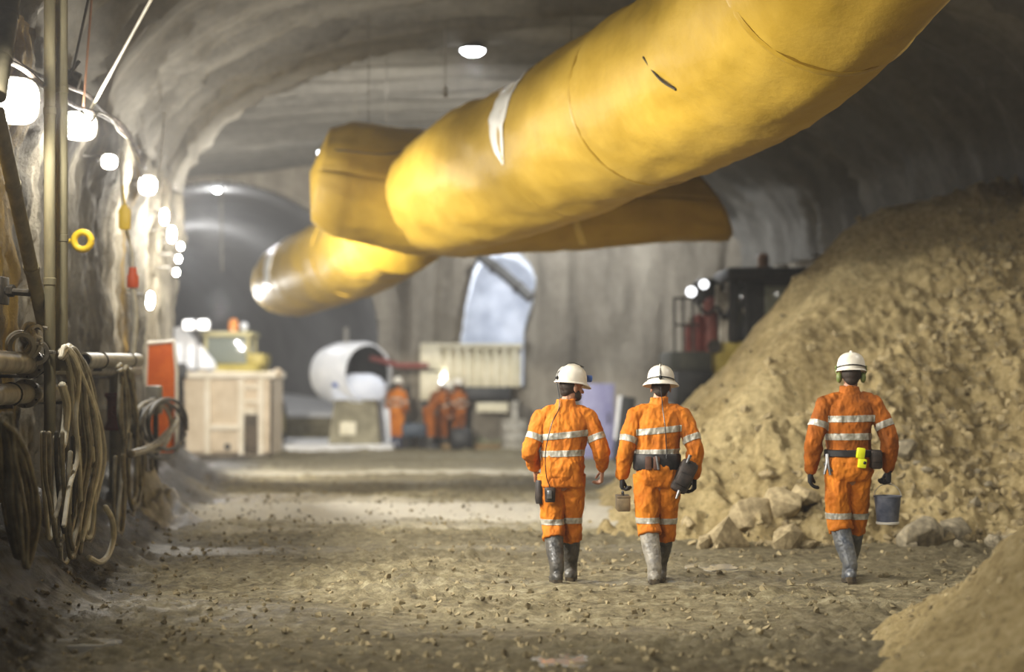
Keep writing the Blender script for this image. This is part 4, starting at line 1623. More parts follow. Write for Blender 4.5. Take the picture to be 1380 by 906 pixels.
    me = remesh(sh, vox, 6)
    wrinkle(me, 0.010 * sc if near else 0.008, 9, look.get('seed', 0), (1.0, 1.0, 0.55))
    shirt = link('shirt', me, mo, body, angle=4)
    # ---- trousers
    tr = MB()
    wz = look.get('waist', hp.z + 0.13)
    tr.rings([(hp.x, hp.y, hp.z - 0.13, 0.10 * sc, 0.10 * sc), (hp.x, hp.y, hp.z - 0.09, 0.14 * sc, 0.12 * sc), (hp.x, hp.y - 0.01, hp.z - 0.04, 0.166 * sc, 0.135 * sc), (hp.x, hp.y - 0.015, hp.z + 0.03, 0.172 * sc, 0.140 * sc), (hp.x, hp.y - 0.005, wz - 0.03, 0.162 * sc, 0.122 * sc),
              (hp.x, hp.y, wz, 0.158 * sc, 0.118 * sc)], 26, p=2.3)
    for s, q in (('L', -1), ('R', 1)):
        a, k, n_ = g['hip' + s], g['knee' + s], g['ankle' + s]
        e = k.lerp(n_, look['cut' + s])
        tr.ball(a + V3(-0.012 * q, -0.055, -0.02), (0.082 * sc, 0.075 * sc, 0.095 * sc), seg=14)
        P = catmull([a, a.lerp(k, 0.5), k, k.lerp(e, 0.6), e], 6)
        R = np.interp(np.linspace(0, 4, len(P)), range(5), [0.108, 0.102, 0.089, 0.092, 0.096]) * sc * look.get('baggy', 1.0)
        tr.tube(P, list(R), 18)
    me = remesh(tr, vox, 5)
    wrinkle(me, 0.012 * sc if near else 0.008, 8, look.get('seed', 0) + 5, (1.0, 1.0, 0.6))
    trousers = link('trousers', me, look.get('orange_t', mo), body, angle=4)
    # ---- boots
    for s in 'LR':
        bo = MB()
        k, n_ = g['knee' + s], g['ankle' + s]
        top = k.lerp(n_, max(look['cut' + s] - 0.16, 0.03))
        P = catmull([top, top.lerp(n_, 0.45), n_ + V3(0, 0, 0.05), n_ + V3(0, 0.005, -0.03)], 6)
        R = np.interp(np.linspace(0, 3, len(P)), range(4), [0.080, 0.074, 0.060, 0.054]) * sc
        bo.tube(P, list(R), 16)
        L = foot_pieces(bo, n_, g['toe' + s], sc, 0.012, J.get('pitch' + s, 0.0))
        me = remesh(bo, vox, 4)
        wrinkle(me, 0.003, 22, 3)
        boot = link('boot', me, look.get('boot' + s, M_BOOT), body, angle=4)
        so = MB()
        q = -0.094 * sc
        outl = [(-0.098, 0.0), (-0.088, 0.034), (-0.04, 0.043), (0.02, 0.038), (0.09, 0.050), (0.15, 0.046), (0.195, 0.024), (0.205, 0.0)]
        outl = outl + [(y, -x) for y, x in outl[::-1][1:-1]]
        lo = [L(y * sc, x * sc, q - 0.012 * sc) for y, x in outl]
        hi = [L(y * sc, x * sc, q + 0.024 * sc) for y, x in outl]
        nn = len(lo)
        so._add(lo + hi, [tuple(range(nn)), tuple(range(nn, 2 * nn))] + [(i, (i + 1) % nn, nn + (i + 1) % nn, nn + i) for i in range(nn)])
        so.box(L(-0.06 * sc, 0, q - 0.02 * sc) - V3(0.032, 0.03, 0.008), L(-0.06 * sc, 0, q - 0.02 * sc) + V3(0.032, 0.03, 0.012))
        so.build('sole', M_SOLE, boot)
    # ---- reflective tape
    def band(src, p, nrm, half, keepf, parent, name='tape_or_highlight', cuts=()):
        p, nrm = Vector(p), Vector(nrm).normalized()
        bm = bmesh.new()
        bm.from_mesh(src.data)
        bmesh.ops.bisect_plane(bm, geom=bm.verts[:] + bm.edges[:] + bm.faces[:], plane_co=p + nrm * half, plane_no=nrm, clear_outer=True)
        bmesh.ops.bisect_plane(bm, geom=bm.verts[:] + bm.edges[:] + bm.faces[:], plane_co=p - nrm * half, plane_no=nrm, clear_inner=True)
        for cp_, cn_ in cuts:
            bmesh.ops.bisect_plane(bm, geom=bm.verts[:] + bm.edges[:] + bm.faces[:], plane_co=cp_, plane_no=cn_, clear_outer=True)
        seen, kill = set(), []
        for v in bm.verts:
            if v in seen:
                continue
            st, isl = [v], []
            seen.add(v)
            while st:
                x = st.pop()
                isl.append(x)
                for e in x.link_edges:
                    y = e.other_vert(x)
                    if y not in seen:
                        seen.add(y)
                        st.append(y)
            c = sum((x.co for x in isl), Vector()) / len(isl)
            if not keepf(c):
                kill += isl
        bmesh.ops.delete(bm, geom=kill, context='VERTS')
        if not bm.verts:
            bm.free()
            return None
        bm.normal_update()
        for v in bm.verts:
            v.co += v.normal * 0.0045
        m2 = bpy.data.meshes.new(name)
        bm.to_mesh(m2)
        bm.free()
        m2.materials.clear()
        o = link(name, m2, M_REFL, parent, angle=4)
        md = o.modifiers.new('t', 'SOLIDIFY')
        md.thickness = 0.006
        return o
    for z, tilt in look['bands']:
        t = (z - hp.z) / (nk.z - hp.z)
        c = hp.lerp(nk, t)
        xw = 0.188 * sc * look.get('wide', 1.0)
        band(shirt, (c.x, c.y, z), (tilt, 0, 1), 0.026 * sc, lambda q: abs(q.x - c.x) < 0.11 * sc, shirt,
             cuts=((V3(c.x + xw, 0, 0), V3(1, 0, 0)), (V3(c.x - xw, 0, 0), V3(-1, 0, 0))))
    for s in 'LR':
        a, e, w_ = g['shoulder' + s], g['elbow' + s], g['wrist' + s]
        t = look.get('armband', 0.82)
        p = a.lerp(e, t)
        dx = -1 if s == 'R' else 1
        inn = p + V3(dx * 0.070 * sc, 0, 0)
        band(shirt, p, e - a, 0.026 * sc, lambda q: (q - p).length < 0.075, shirt, cuts=((inn, V3(dx, 0, 0)),))
        k, n_ = g['knee' + s], g['ankle' + s]
        t = look['kneeband' + s]
        p = g['hip' + s].lerp(k, t) if t <= 1 else k.lerp(n_, t - 1)
        band(trousers, p, V3(0, 0, 1), 0.024 * sc, lambda q: (q - p).length < 0.075, trousers)
    # ---- belt
    if look.get('belt'):
        z, hgt = look['belt']
        bt = MB()
        fx = 1.0
        ring = []
        for (dr, dz) in ((0.006, -hgt), (0.016, -hgt * 0.8), (0.016, hgt * 0.8), (0.006, hgt), (-0.02, hgt), (-0.02, -hgt)):
            ring.append((dr, dz))
        vs, fs = [], []
        N = 40
        rx, ry = 0.182 * sc * look.get('wide', 1.0), 0.142 * sc * look.get('wide', 1.0)
        for k in range(N):
            a = 2 * PI * k / N
            ca, sa = math.cos(a), math.sin(a)
            ca, sa = math.copysign(abs(ca) ** 0.87, ca), math.copysign(abs(sa) ** 0.87, sa)
            for dr, dz in ring:
                vs.append((hp.x + (rx + dr) * ca, hp.y + (ry + dr) * sa, z + dz))
        m_ = len(ring)
        for k in range(N):
            for j in range(m_):
                fs.append((k * m_ + j, k * m_ + (j + 1) % m_, ((k + 1) % N) * m_ + (j + 1) % m_, ((k + 1) % N) * m_ + j))
        bt._add(vs, fs)
        bt.build('belt', M_BELT, body)
    # ---- gloves
    if look.get('gloves'):
        for s, q in (('L', -1), ('R', 1)):
            gl = MB()
            hk = look['hand' + s]
            hand(gl, g['wrist' + s], hk['d'], hk['n'], hk['t'], hk.get('c', 0.6), sc * 1.04, 0.0035)
            d = Vector(hk['d']).normalized()
            gl.tube([g['wrist' + s] - d * 0.05, g['wrist' + s] + d * 0.02], [0.040 * sc, 0.035 * sc], 14)
            link('glove', remesh(gl, 0.005, 2), look.get('glove_m', M_GLOVE), body, angle=4)
    # ---- hard hat
    hh = MB()
    hh.T = HM
    kind = look.get('hat', 'brim')
    prof = [(1.0, 0.0), (0.995, 0.03), (0.96, 0.062), (0.88, 0.092), (0.74, 0.116), (0.54, 0.132), (0.30, 0.141), (0.10, 0.144)]
    M0 = Matrix.Translation((0, -0.008, 0.036)) @ Matrix.Diagonal((0.113, 0.136, 1.0, 1.0))
    prof2 = [(0.93, 0.0)] + prof
    hh.lathe(prof2, 32, M=M0)
    hh.tube([(0, -0.132, 0.085), (0, -0.105, 0.140), (0, -0.05, 0.176), (0, 0.0, 0.184), (0, 0.05, 0.176), (0, 0.09, 0.140), (0, 0.118, 0.085)], [0.006, 0.010, 0.012, 0.012, 0.012, 0.010, 0.006], 10, dome=True)
    for s in (-1, 1):
        hh.tube([(0.045 * s, -0.115, 0.095), (0.048 * s, -0.06, 0.154), (0.048 * s, 0.02, 0.166), (0.045 * s, 0.085, 0.125)], [0.004, 0.007, 0.007, 0.004], 8, dome=True)
    hat = hh.build('hard_hat', M_HELMET, body, angle=1.0)
    br = MB()
    br.T = HM
    if kind == 'brim':
        pr = [(0.98, 0.012), (1.18, -0.004), (1.33, -0.024), (1.34, -0.030), (1.18, -0.014), (0.98, 0.0)]
        br.lathe(pr, 40, M=M0, closed=True)
    else:
        N = 40
        vs, fs = [], []
        for k in range(N):
            a = 2 * PI * k / N
            c_, s_ = math.cos(a), math.sin(a)
            ex = 1.06 + 0.30 * max(0, s_) ** 2.5 + 0.05 * max(0, -s_)
            for r_, z_ in ((0.97, 0.008), (ex, -0.004 - 0.03 * max(0, s_) ** 2), (ex, -0.010 - 0.03 * max(0, s_) ** 2), (0.97, -0.002)):
                vs.append((0.113 * r_ * c_, -0.008 + 0.136 * r_ * s_, 0.036 + z_))
        for k in range(N):
            for j in range(4):
                fs.append((k * 4 + j, k * 4 + (j + 1) % 4, ((k + 1) % N) * 4 + (j + 1) % 4, ((k + 1) % N) * 4 + j))
        br._add(vs, fs)
    br.build('brim', M_HELMET, hat, angle=1.0)
    if look.get('lamp'):
        lm = MB()
        lm.T = HM
        lm.rings([(0, 0.0, 0, 0.02, 0.018), (0, 0, 0.004, 0.026, 0.022), (0, 0, 0.03, 0.03, 0.026), (0, 0, 0.042, 0.03, 0.026)], 16)
        R_ = Matrix.Translation((0, 0.128, 0.085)) @ Matrix.Rotation(-PI / 2, 4, 'X')
        lm.v = []
        lm.f = []
        lm.m = []
        lm.T = HM @ R_
        lm.rings([(0, 0.0, 0, 0.022, 0.020), (0, 0, 0.006, 0.030, 0.026), (0, 0, 0.036, 0.034, 0.030), (0, 0, 0.046, 0.034, 0.030)], 16, p=3)
        lm.build('cap_lamp', look['lamp'], hat)
    if look.get('cable'):
        pts = [HM @ Vector((0.0, 0.10, 0.175)), HM @ Vector((0.0, -0.02, 0.196)), HM @ Vector((0, -0.12, 0.135)), HM @ Vector((0.0, -0.150, 0.055))] + [Vector(q) for q in look['cable']]
        cb = MB()
        cb.tube(catmull(pts, 8), 0.0045, 6)
        cb.build('lamp_cable', M_BLACK, hat)
        cl = MB()
        cl.T = HM
        cl.box((-0.012, -0.162, 0.05), (0.012, -0.140, 0.075), c=0.003)
        cl.build('cable_clip', M_BLACK, hat)
    if look.get('strap'):
        st = MB()
        st.T = HM
        pts = [(0.117 * math.cos(a), -0.008 + 0.141 * math.sin(a), 0.062 - 0.006 * math.cos(2 * a)) for a in np.linspace(0.15 + PI, 2 * PI - 0.15, 24)]
        st.tube(pts, 0.005, 6)
        st.build('goggle_strap', M_BLACK, hat)
    if look.get('muffs'):
        for s in (-1, 1):
            mf = MB()
            mf.T = HM
            mf.ball((0.094 * s, -0.010, -0.022), (0.024, 0.034, 0.045), seg=16)
            mf.tube([(0.108 * s, -0.008, 0.0), (0.122 * s, -0.006, 0.03), (0.118 * s, -0.004, 0.062)], 0.006, 8)
            mf.ball((0.118 * s, -0.006, 0.060), (0.010, 0.018, 0.016), seg=10)
            mf.build('ear_muff', M_GREENMUFF, hat)
    return body


def on_ground(px, Y):
    x = (px - CX) * Y / F
    return Vector((x, Y, 0))


def stand(px, Y):
    p = on_ground(px, Y)
    p.z = ground(p.x, p.y) + 0.0
    return p


# ---- the man nearest the middle of the tunnel, looking aside
L1 = stand(757, 14.1)
W1 = make_person('person', L1, dict(
    hip=(0, 0, 0.93), chest=(0.02, 0.03, 1.24), neck=(0.035, 0.03, 1.475), head=(0.085, 0.06, 1.622), yaw=-1.05, nod=-0.10,
    shoulderL=(-0.165, 0.03, 1.375), elbowL=(-0.262, -0.03, 1.10), wristL=(-0.215, 0.17, 0.93),
    shoulderR=(0.225, 0.03, 1.375), elbowR=(0.325, -0.01, 1.10), wristR=(0.345, 0.17, 0.93),
    hipL=(-0.09, 0, 0.90), kneeL=(-0.075, 0.02, 0.50), ankleL=(-0.045, -0.14, 0.115), toeL=(-0.1, 1), pitchL=-0.12,
    hipR=(0.09, 0, 0.90), kneeR=(0.085, 0.14, 0.50), ankleR=(0.08, 0.24, 0.10), toeR=(0.12, 1)),
    dict(label='bare-handed man in orange hi-vis and white hard hat, turning his head aside as he walks', beard=True, hat='cap', lamp=M_BLUE,
         hem=0.80, wide=1.04, seed=1.0, bands=((1.225, -0.10), (1.075, -0.03)), armband=0.62, kneebandL=0.98, kneebandR=0.97, cutL=0.33, cutR=0.40, baggy=0.98,
         handL=dict(d=(0.0, 0.5, -0.8), n=(1, 0, 0), t=(0, 1, 0.6), c=0.6), handR=dict(d=(-0.05, 0.35, -0.9), n=(-1, 0, 0), t=(0, 1, 0.4), c=0.65),
         cable=[(-0.02, -0.06, 1.47), (-0.085, -0.135, 1.32), (-0.135, -0.150, 1.10), (-0.13, -0.155, 0.90), (-0.095, -0.150, 0.79)], cuff=0.80))
b = MB()
b.rings([(-0.10, -0.150, 0.68, 0.036, 0.026), (-0.10, -0.152, 0.69, 0.042, 0.032), (-0.10, -0.150, 0.79, 0.046, 0.034), (-0.10, -0.148, 0.80, 0.040, 0.028)], 16, p=3.5)
pz_ = b.build('belt_pouch', M_POUCH, W1)
b = MB()
b.box((-0.125, -0.196, 0.71), (-0.085, -0.178, 0.78), c=0.006)
b.build('battery_pack', M_METAL, pz_)
b = MB()
b.rings([(-0.185, -0.02, 0.66, 0.03, 0.05), (-0.188, -0.02, 0.70, 0.034, 0.056), (-0.185, -0.02, 0.84, 0.032, 0.052), (-0.182, -0.02, 0.855, 0.026, 0.045)], 16, p=3)
b.build('tool_holster', M_POUCH, W1)

# ---- the man in the middle of the three, with a wide-brimmed hat
L2 = stand(887, 14.07)
W2 = make_person('person', L2, dict(
    hip=(-0.01, 0, 0.93), chest=(0.0, 0.03, 1.22), neck=(0.01, 0.05, 1.49), head=(0.03, 0.09, 1.622), yaw=-0.12, nod=-0.12,
    shoulderL=(-0.190, 0.03, 1.385), elbowL=(-0.268, -0.03, 1.11), wristL=(-0.295, 0.06, 0.885),
    shoulderR=(0.205, 0.03, 1.385), elbowR=(0.300, -0.04, 1.12), wristR=(0.300, 0.05, 0.885),
    hipL=(-0.095, 0, 0.90), kneeL=(-0.085, 0.00, 0.50), ankleL=(-0.045, -0.15, 0.12), toeL=(0.05, 1), pitchL=-0.15,
    hipR=(0.085, 0, 0.90), kneeR=(0.075, 0.15, 0.50), ankleR=(0.035, 0.22, 0.10), toeR=(0.1, 1)),
    dict(label='man with wide-brimmed white hard hat and heavy black tool belt, middle of three walkers', hat='brim', lamp=M_BLACK, orange_t=M_ORANGE,
         hem=1.03, seed=12.0, bands=((1.265, -0.10), (1.085, -0.03)), armband=0.72, kneebandL=0.94, kneebandR=0.98, cutL=0.24, cutR=0.38, baggy=1.0,
         bootL=M_BOOT_L, bootR=M_BOOT, belt=(1.005, 0.068), gloves=True,
         handL=dict(d=(0.0, 0.1, -1), n=(1, 0, 0), t=(0, 1, 0.2), c=0.85), handR=dict(d=(0.05, 0.1, -1), n=(-1, 0, 0), t=(0, 1, 0.2), c=0.6),
         cable=[(0.03, -0.075, 1.46), (0.045, -0.135, 1.30), (0.055, -0.150, 1.12), (0.055, -0.165, 1.04)], strap=True))
b = MB()
b.T = Matrix.Translation((0.205, -0.11, 0.90)) @ Matrix.Rotation(0.45, 4, 'Y')
b.box((-0.07, -0.05, -0.15), (0.075, 0.05, 0.13), c=0.035)
b.box((-0.05, -0.075, -0.09), (0.06, -0.04, 0.02), c=0.018)
q_ = b.build('tool_pouch', M_POUCH, W2)
b = MB()
b.T = Matrix.Translation((0.205, -0.11, 0.90)) @ Matrix.Rotation(0.45, 4, 'Y')
b.tube([(0.01, -0.065, -0.13), (0.015, -0.07, -0.20)], [0.016, 0.010], 10)
b.build('tool_tip', M_METAL, q_)
b = MB()
b.T = Matrix.Translation((0.205, -0.11, 0.90)) @ Matrix.Rotation(0.45, 4, 'Y')
b.tube([(-0.03, -0.05, 0.10), (-0.035, -0.055, 0.17)], [0.012, 0.016], 10)
b.build('tool_handle', M_METAL, q_)
b = MB()
for x in (-0.12, -0.055):
    b.box((x, -0.178, 0.945), (x + 0.055, -0.150, 1.055), c=0.012)
b.build('belt_pocket', mat('brown_leather', S(72, 46, 36), S(104, 74, 56), 0.6, 14), W2)
b = MB()
b.tube([(-0.03, -0.172, 1.06), (-0.02, -0.176, 1.0), (-0.012, -0.176, 0.95)], [0.010, 0.012, 0.012], 8)
b.build('belt_tool', M_METAL, W2)

# ---- the tall man, furthest right
L3 = stand(1144, 14.4)
W3 = make_person('person', L3, dict(
    hip=(0.0, 0, 0.98), chest=(0.0, 0.02, 1.33), neck=(0.015, 0.03, 1.60), head=(0.03, 0.06, 1.745), yaw=-0.10, nod=-0.08,
    shoulderL=(-0.200, 0.02, 1.495), elbowL=(-0.296, -0.04, 1.205), wristL=(-0.315, 0.05, 0.935),
    shoulderR=(0.222, 0.02, 1.495), elbowR=(0.338, -0.04, 1.205), wristR=(0.345, 0.05, 0.945),
    hipL=(-0.095, 0, 0.95), kneeL=(-0.085, 0.00, 0.53), ankleL=(-0.025, -0.16, 0.125), toeL=(0.05, 1), pitchL=-0.15,
    hipR=(0.09, 0, 0.95), kneeR=(0.085, 0.15, 0.53), ankleR=(0.055, 0.24, 0.10), toeR=(0.08, 1)),
    dict(label='tall man with green ear muffs carrying a bucket past the big sand heap', hat='cap', orange=M_ORANGE_D, orange_t=M_ORANGE, s=1.06,
         hem=1.06, seed=21.0, bands=((1.375, -0.02), (1.225, -0.01)), armband=0.60, kneebandL=0.94, kneebandR=0.97, cutL=0.24, cutR=0.30, baggy=0.98,
         bootL=M_BOOT_B, bootR=M_BOOT_B, belt=(1.085, 0.030), gloves=True, muffs=True, strap=True,
         handL=dict(d=(0.0, 0.15, -1), n=(1, 0, 0), t=(0, 1, 0.2), c=0.5), handR=dict(d=(0.0, 0.05, -1), n=(-1, 0, 0), t=(0, 1, 0.2), c=0.95)))
b = MB()
b.box((0.028, -0.205, 1.045), (0.098, -0.158, 1.135), c=0.012, rot=(0, 0.12, 0))
b.box((0.040, -0.205, 0.965), (0.110, -0.150, 1.045), c=0.012, rot=(0, 0.12, 0))
y_ = b.build('yellow_belt_case', M_LIME, W3)
b = MB()
b.ball((0.092, -0.205, 1.01), (0.014, 0.006, 0.014), seg=10)
b.build('case_button', M_BLACK, y_)
b = MB()
b.T = Matrix.Translation((0.205, -0.10, 1.04))
b.box((-0.045, -0.05, -0.085), (0.05, 0.045, 0.075), c=0.02)
b.box((-0.035, -0.065, -0.03), (0.04, -0.04, 0.065), c=0.01)
b.build('tool_pouch', M_POUCH, W3)
b = MB()
b.T = Matrix.Translation((-0.205, -0.09, 0.98))
b.tube([(0, 0, 0.10), (0.0, -0.01, 0.02), (-0.02, -0.012, -0.07)], [0.010, 0.014, 0.012], 8)
b.tube([(0.01, 0, 0.10), (0.012, -0.01, 0.02), (0.03, -0.012, -0.075)], [0.010, 0.014, 0.012], 8)
b.tube([(-0.02, -0.01, 0.02), (0.045, -0.012, -0.04)], 0.011, 8)
b.build('hanging_pliers', M_METAL, W3)

# ---- what they carry
hp_ = L3 + Vector((0.345, 0.055, 0.945)) + Vector((0, 0.03, -0.135))
bucket = empty('bucket', (hp_.x, hp_.y, hp_.z - 0.33))
tag(bucket, 'scuffed blue-grey bucket hanging from the tall man in gloves', 'bucket')
M_BUCKET = mat('blue_grey_plastic', S(70, 76, 92), S(108, 112, 124), 0.4, 9)
b = MB()
b.lathe([(0.086, 0.0), (0.090, 0.004), (0.112, 0.225), (0.120, 0.228), (0.120, 0.240), (0.106, 0.240), (0.084, 0.012)], 28)
b.build('pail', M_BUCKET, bucket)
b = MB()
b.lathe([(0.088, -0.004), (0.096, 0.0), (0.098, 0.016), (0.091, 0.020)], 28)
b.build('base_ring', mat('pale_plastic', S(200, 196, 186), None, 0.5), bucket)
b = MB()
b.tube([(0.117 * math.cos(a), 0, 0.225 + 0.115 * math.sin(a)) for a in np.linspace(0, PI, 18)], 0.004, 6)
b.build('handle', mat('pale_wire', S(196, 190, 176), None, 0.4), bucket)
b = MB()
b.tube([(-0.03, 0, 0.336), (0.0, 0, 0.343), (0.03, 0, 0.336)], 0.010, 8)
b.build('grip', mat('pale_grip', S(206, 200, 186), None, 0.5), bucket)

hq = L2 + Vector((-0.295, 0.06, 0.885)) + Vector((0, 0.04, -0.135))
box = empty('lunch_box', (hq.x + 0.01, hq.y, hq.z - 0.125))
tag(box, 'small brown box hanging from the hand of the tool-belt man', 'box')
b = MB()
b.box((-0.055, -0.13, -0.03), (0.055, 0.13, 0.085), c=0.012)
b.build('case', mat('brown_case', S(96, 82, 60), S(130, 112, 82), 0.6, 12), box)
b = MB()
b.box((-0.057, -0.132, 0.078), (0.057, 0.132, 0.098), c=0.008)
b.build('lid', mat('brown_case_lid', S(84, 70, 50), S(112, 96, 70), 0.6, 12), box)
b = MB()
b.tube([(0, -0.06, 0.095), (0, -0.05, 0.125), (0, 0.05, 0.125), (0, 0.06, 0.095)], 0.008, 8)
b.build('handle', M_BLACK, box)


# ---- the gang working far down the tunnel
def far_person(px, Y, label, pose, orange=M_ORANGE_D, **kw):
    J = dict(hip=(0, 0, 0.92), chest=(0.0, 0.02, 1.22), neck=(0.0, 0.03, 1.46), head=(0.0, 0.05, 1.61),
             shoulderL=(-0.185, 0.02, 1.37), elbowL=(-0.26, -0.02, 1.10), wristL=(-0.20, 0.16, 0.95),
             shoulderR=(0.185, 0.02, 1.37), elbowR=(0.26, -0.02, 1.10), wristR=(0.20, 0.16, 0.95),
             hipL=(-0.09, 0, 0.89), kneeL=(-0.09, 0.02, 0.49), ankleL=(-0.10, 0, 0.10), toeL=(-0.15, 1),
             hipR=(0.09, 0, 0.89), kneeR=(0.09, 0.02, 0.49), ankleR=(0.10, 0, 0.10), toeR=(0.15, 1))
    J.update(pose)
    lk = dict(label=label, near=False, vox=0.013, bvox=0.008, bands=((1.24, 0), (1.08, 0)), kneebandL=0.97, kneebandR=0.97, cutL=0.45, cutR=0.45, hem=0.9, hat='cap', orange=orange, seed=px)
    lk.update(kw)
    o = make_person('person', stand(px, Y), J, lk)
    return o


M_NAVYBOOT = mat('navy_boot', S(40, 46, 72), S(66, 72, 98), 0.5, 10)
o = far_person(535, 42.2, 'distant worker in bright orange standing apart beside the white drum', dict(), orange=M_ORANGE, bootL=M_NAVYBOOT, bootR=M_NAVYBOOT)
o.rotation_euler.z = -0.5
o = far_person(578, 42.0, 'distant worker in orange bending forward at the left of the huddled group', dict(
    chest=(0.02, 0.20, 1.16), neck=(0.02, 0.36, 1.36), head=(0.02, 0.45, 1.49), nod=-0.4,
    shoulderL=(-0.17, 0.26, 1.29), elbowL=(-0.22, 0.36, 1.02), wristL=(-0.12, 0.52, 0.85), shoulderR=(0.19, 0.26, 1.29), elbowR=(0.24, 0.36, 1.02), wristR=(0.15, 0.52, 0.85)), bands=())
o.rotation_euler.z = -1.2
o = far_person(594, 42.85, 'distant worker in orange facing us with a blazing cap lamp', dict(), bands=((1.24, 0),), lamp=emit('cap_lamp_glass', (0.9, 0.95, 1, 1), 9))
o.rotation_euler.z = PI + 0.1
o = far_person(619, 42.75, 'distant worker in orange standing at the right of the huddled group by the ribbed container', dict())
o.rotation_euler.z = 0.9
# ================================================================== machines and stores further down the tunnel
M_BEIGE = mat('beige_paint', S(196, 178, 150), S(216, 200, 174), 0.6, 3)
M_CREAM = mat('cream_paint', S(206, 198, 168), S(224, 216, 190), 0.55, 3)
M_OLIVE = mat('yellow_machine_paint', S(160, 142, 62), S(190, 172, 88), 0.5, 4)
M_OLIVE2 = mat('faded_yellow_paint', S(176, 164, 108), S(198, 188, 138), 0.55, 4)
M_DARK = mat('black_machine_paint', S(26, 27, 28), S(48, 48, 46), 0.5, 6)
M_TYRE = mat('tyre_rubber', S(26, 26, 26), S(52, 48, 42), 0.85, 12)
M_WHITE = mat('white_paint', S(214, 216, 220), S(232, 232, 234), 0.4, 3)
M_GLASS = mat('cab_glass', S(120, 126, 116), None, 0.12, spec=0.8)
M_GLASSD = mat('dark_cab_glass', S(40, 46, 48), None, 0.12, spec=0.8)
M_TIMBER = mat('rough_timber', S(104, 84, 56), S(146, 122, 84), 0.8, 6, stretch=(0.3, 1, 1))
M_CONC = mat('cast_concrete', S(150, 146, 136), S(184, 180, 168), 0.85, 6, bump=0.3, bscale=30)
M_AMBER = mat('amber_lens', S(236, 142, 34), None, 0.3, spec=0.7)


def sub(parent, name, m, mb, smooth=True, angle=0.6):
    return mb.build(name, m, parent, smooth, angle)


def gz(x, y):
    return ground(x, y)


# ---- the beige skip at the left
Y0 = 38.5
sc0 = at(306, 612, Y0)
sk = empty('skip', (sc0.x, Y0, gz(sc0.x, Y0)))
tag(sk, 'large beige steel skip with ribs and a top rim standing past the wall end', 'skip')
W_, H_, D_ = 2.05, 1.88, 1.7
b = MB()
hw = W_ / 2
b.prism([(-hw + 0.06, 0, 0.04), (hw - 0.02, 0, 0.04), (hw, 0, H_), (-hw, 0, H_)], (0, 0.06, 0))
b.prism([(-hw + 0.06, D_, 0.04), (hw - 0.02, D_, 0.04), (hw, D_, H_), (-hw, D_, H_)], (0, 0.06, 0))
b.prism([(-hw, 0, H_), (-hw + 0.06, 0, 0.04), (-hw + 0.06, D_, 0.04), (-hw, D_, H_)], (0.05, 0, 0))
b.prism([(hw - 0.05, 0, H_), (hw - 0.07, 0, 0.04), (hw - 0.07, D_, 0.04), (hw - 0.05, D_, H_)], (0.05, 0, 0))
b.box((-hw + 0.06, 0, 0.02), (hw - 0.05, D_, 0.09))
sub(sk, 'shell', M_BEIGE, b, False)
b = MB()
b.box((-hw - 0.06, -0.22, H_ - 0.12), (hw + 0.10, 0.06, H_ + 0.03), c=0.02)
b.box((-hw - 0.06, D_, H_ - 0.12), (hw + 0.06, D_ + 0.14, H_ + 0.03), c=0.02)
for x in (-hw - 0.06, hw - 0.06):
    b.box((x, -0.1, H_ - 0.12), (x + 0.12, D_ + 0.1, H_ + 0.03), c=0.02)
M_RIB = mat('pale_beige_paint', S(222, 210, 186), S(240, 230, 210), 0.6, 3)
sub(sk, 'rim', M_RIB, b)
for x in (-0.42, 0.34, 0.78):
    b = MB()
    b.box((x - 0.06, -0.17, 0.04), (x + 0.06, 0.0, H_ - 0.10), c=0.015)
    sub(sk, 'rib', M_RIB, b)
b = MB()
b.box((-0.38, -0.15, 0.60), (0.30, 0.0, 0.72), c=0.015)
sub(sk, 'cross_rail', M_RIB, b)
b = MB()
b.tube([(0.02, -0.02, 0.22), (0.02, -0.10, 0.22)], 0.07, 14)
sub(sk, 'drain_plug', M_DARK, b)
b = MB()
b.box((0.40, -0.03, 0.10), (0.73, 0.0, 0.98), c=0.01)
sub(sk, 'recess_plate', mat('dark_steel', S(70, 62, 52), S(112, 98, 80), 0.8, 6), b)  # darker plate on the shell where the bay is recessed
for z in (1.20, 1.52):
    b = MB()
    b.box((0.38, -0.12, z), (0.74, 0.0, z + 0.09), c=0.015)
    sub(sk, 'cross_rail', M_RIB, b)
b = MB()
b.rings([(0.52, -0.10, 0.94, 0.16, 0.08), (0.52, -0.10, 1.02, 0.18, 0.10), (0.52, -0.08, 1.10, 0.12, 0.07)], 14)
sub(sk, 'hinge_block', M_RIB, b)
b = MB()
b.ball((hw + 0.12, 0.0, H_ + 0.0), 0.11, seg=14)
b.tube([(hw - 0.1, 0, H_), (hw + 0.1, 0, H_)], 0.05, 10)
sub(sk, 'lifting_lug', M_BEIGE, b)
# chain of black hooks on the skip's near edge
b = MB()
for k in range(14):
    z = H_ - 0.05 - k * 0.10
    a = (k % 2) * PI / 2
    b.tube([(-hw + 0.02 + 0.035 * math.cos(t) * math.cos(a), -0.16 + 0.035 * math.cos(t) * math.sin(a), z + 0.065 * math.sin(t)) for t in np.linspace(0, 2 * PI, 13)], 0.014, 6)
b.box((-hw - 0.16, -0.26, H_ - 0.12), (-hw + 0.16, -0.11, H_ + 0.22), c=0.04)
tag(sub(None, 'lifting_chain', M_DARK, b), 'black lifting chain hanging down the near edge of the beige skip', 'chain').location = sk.location

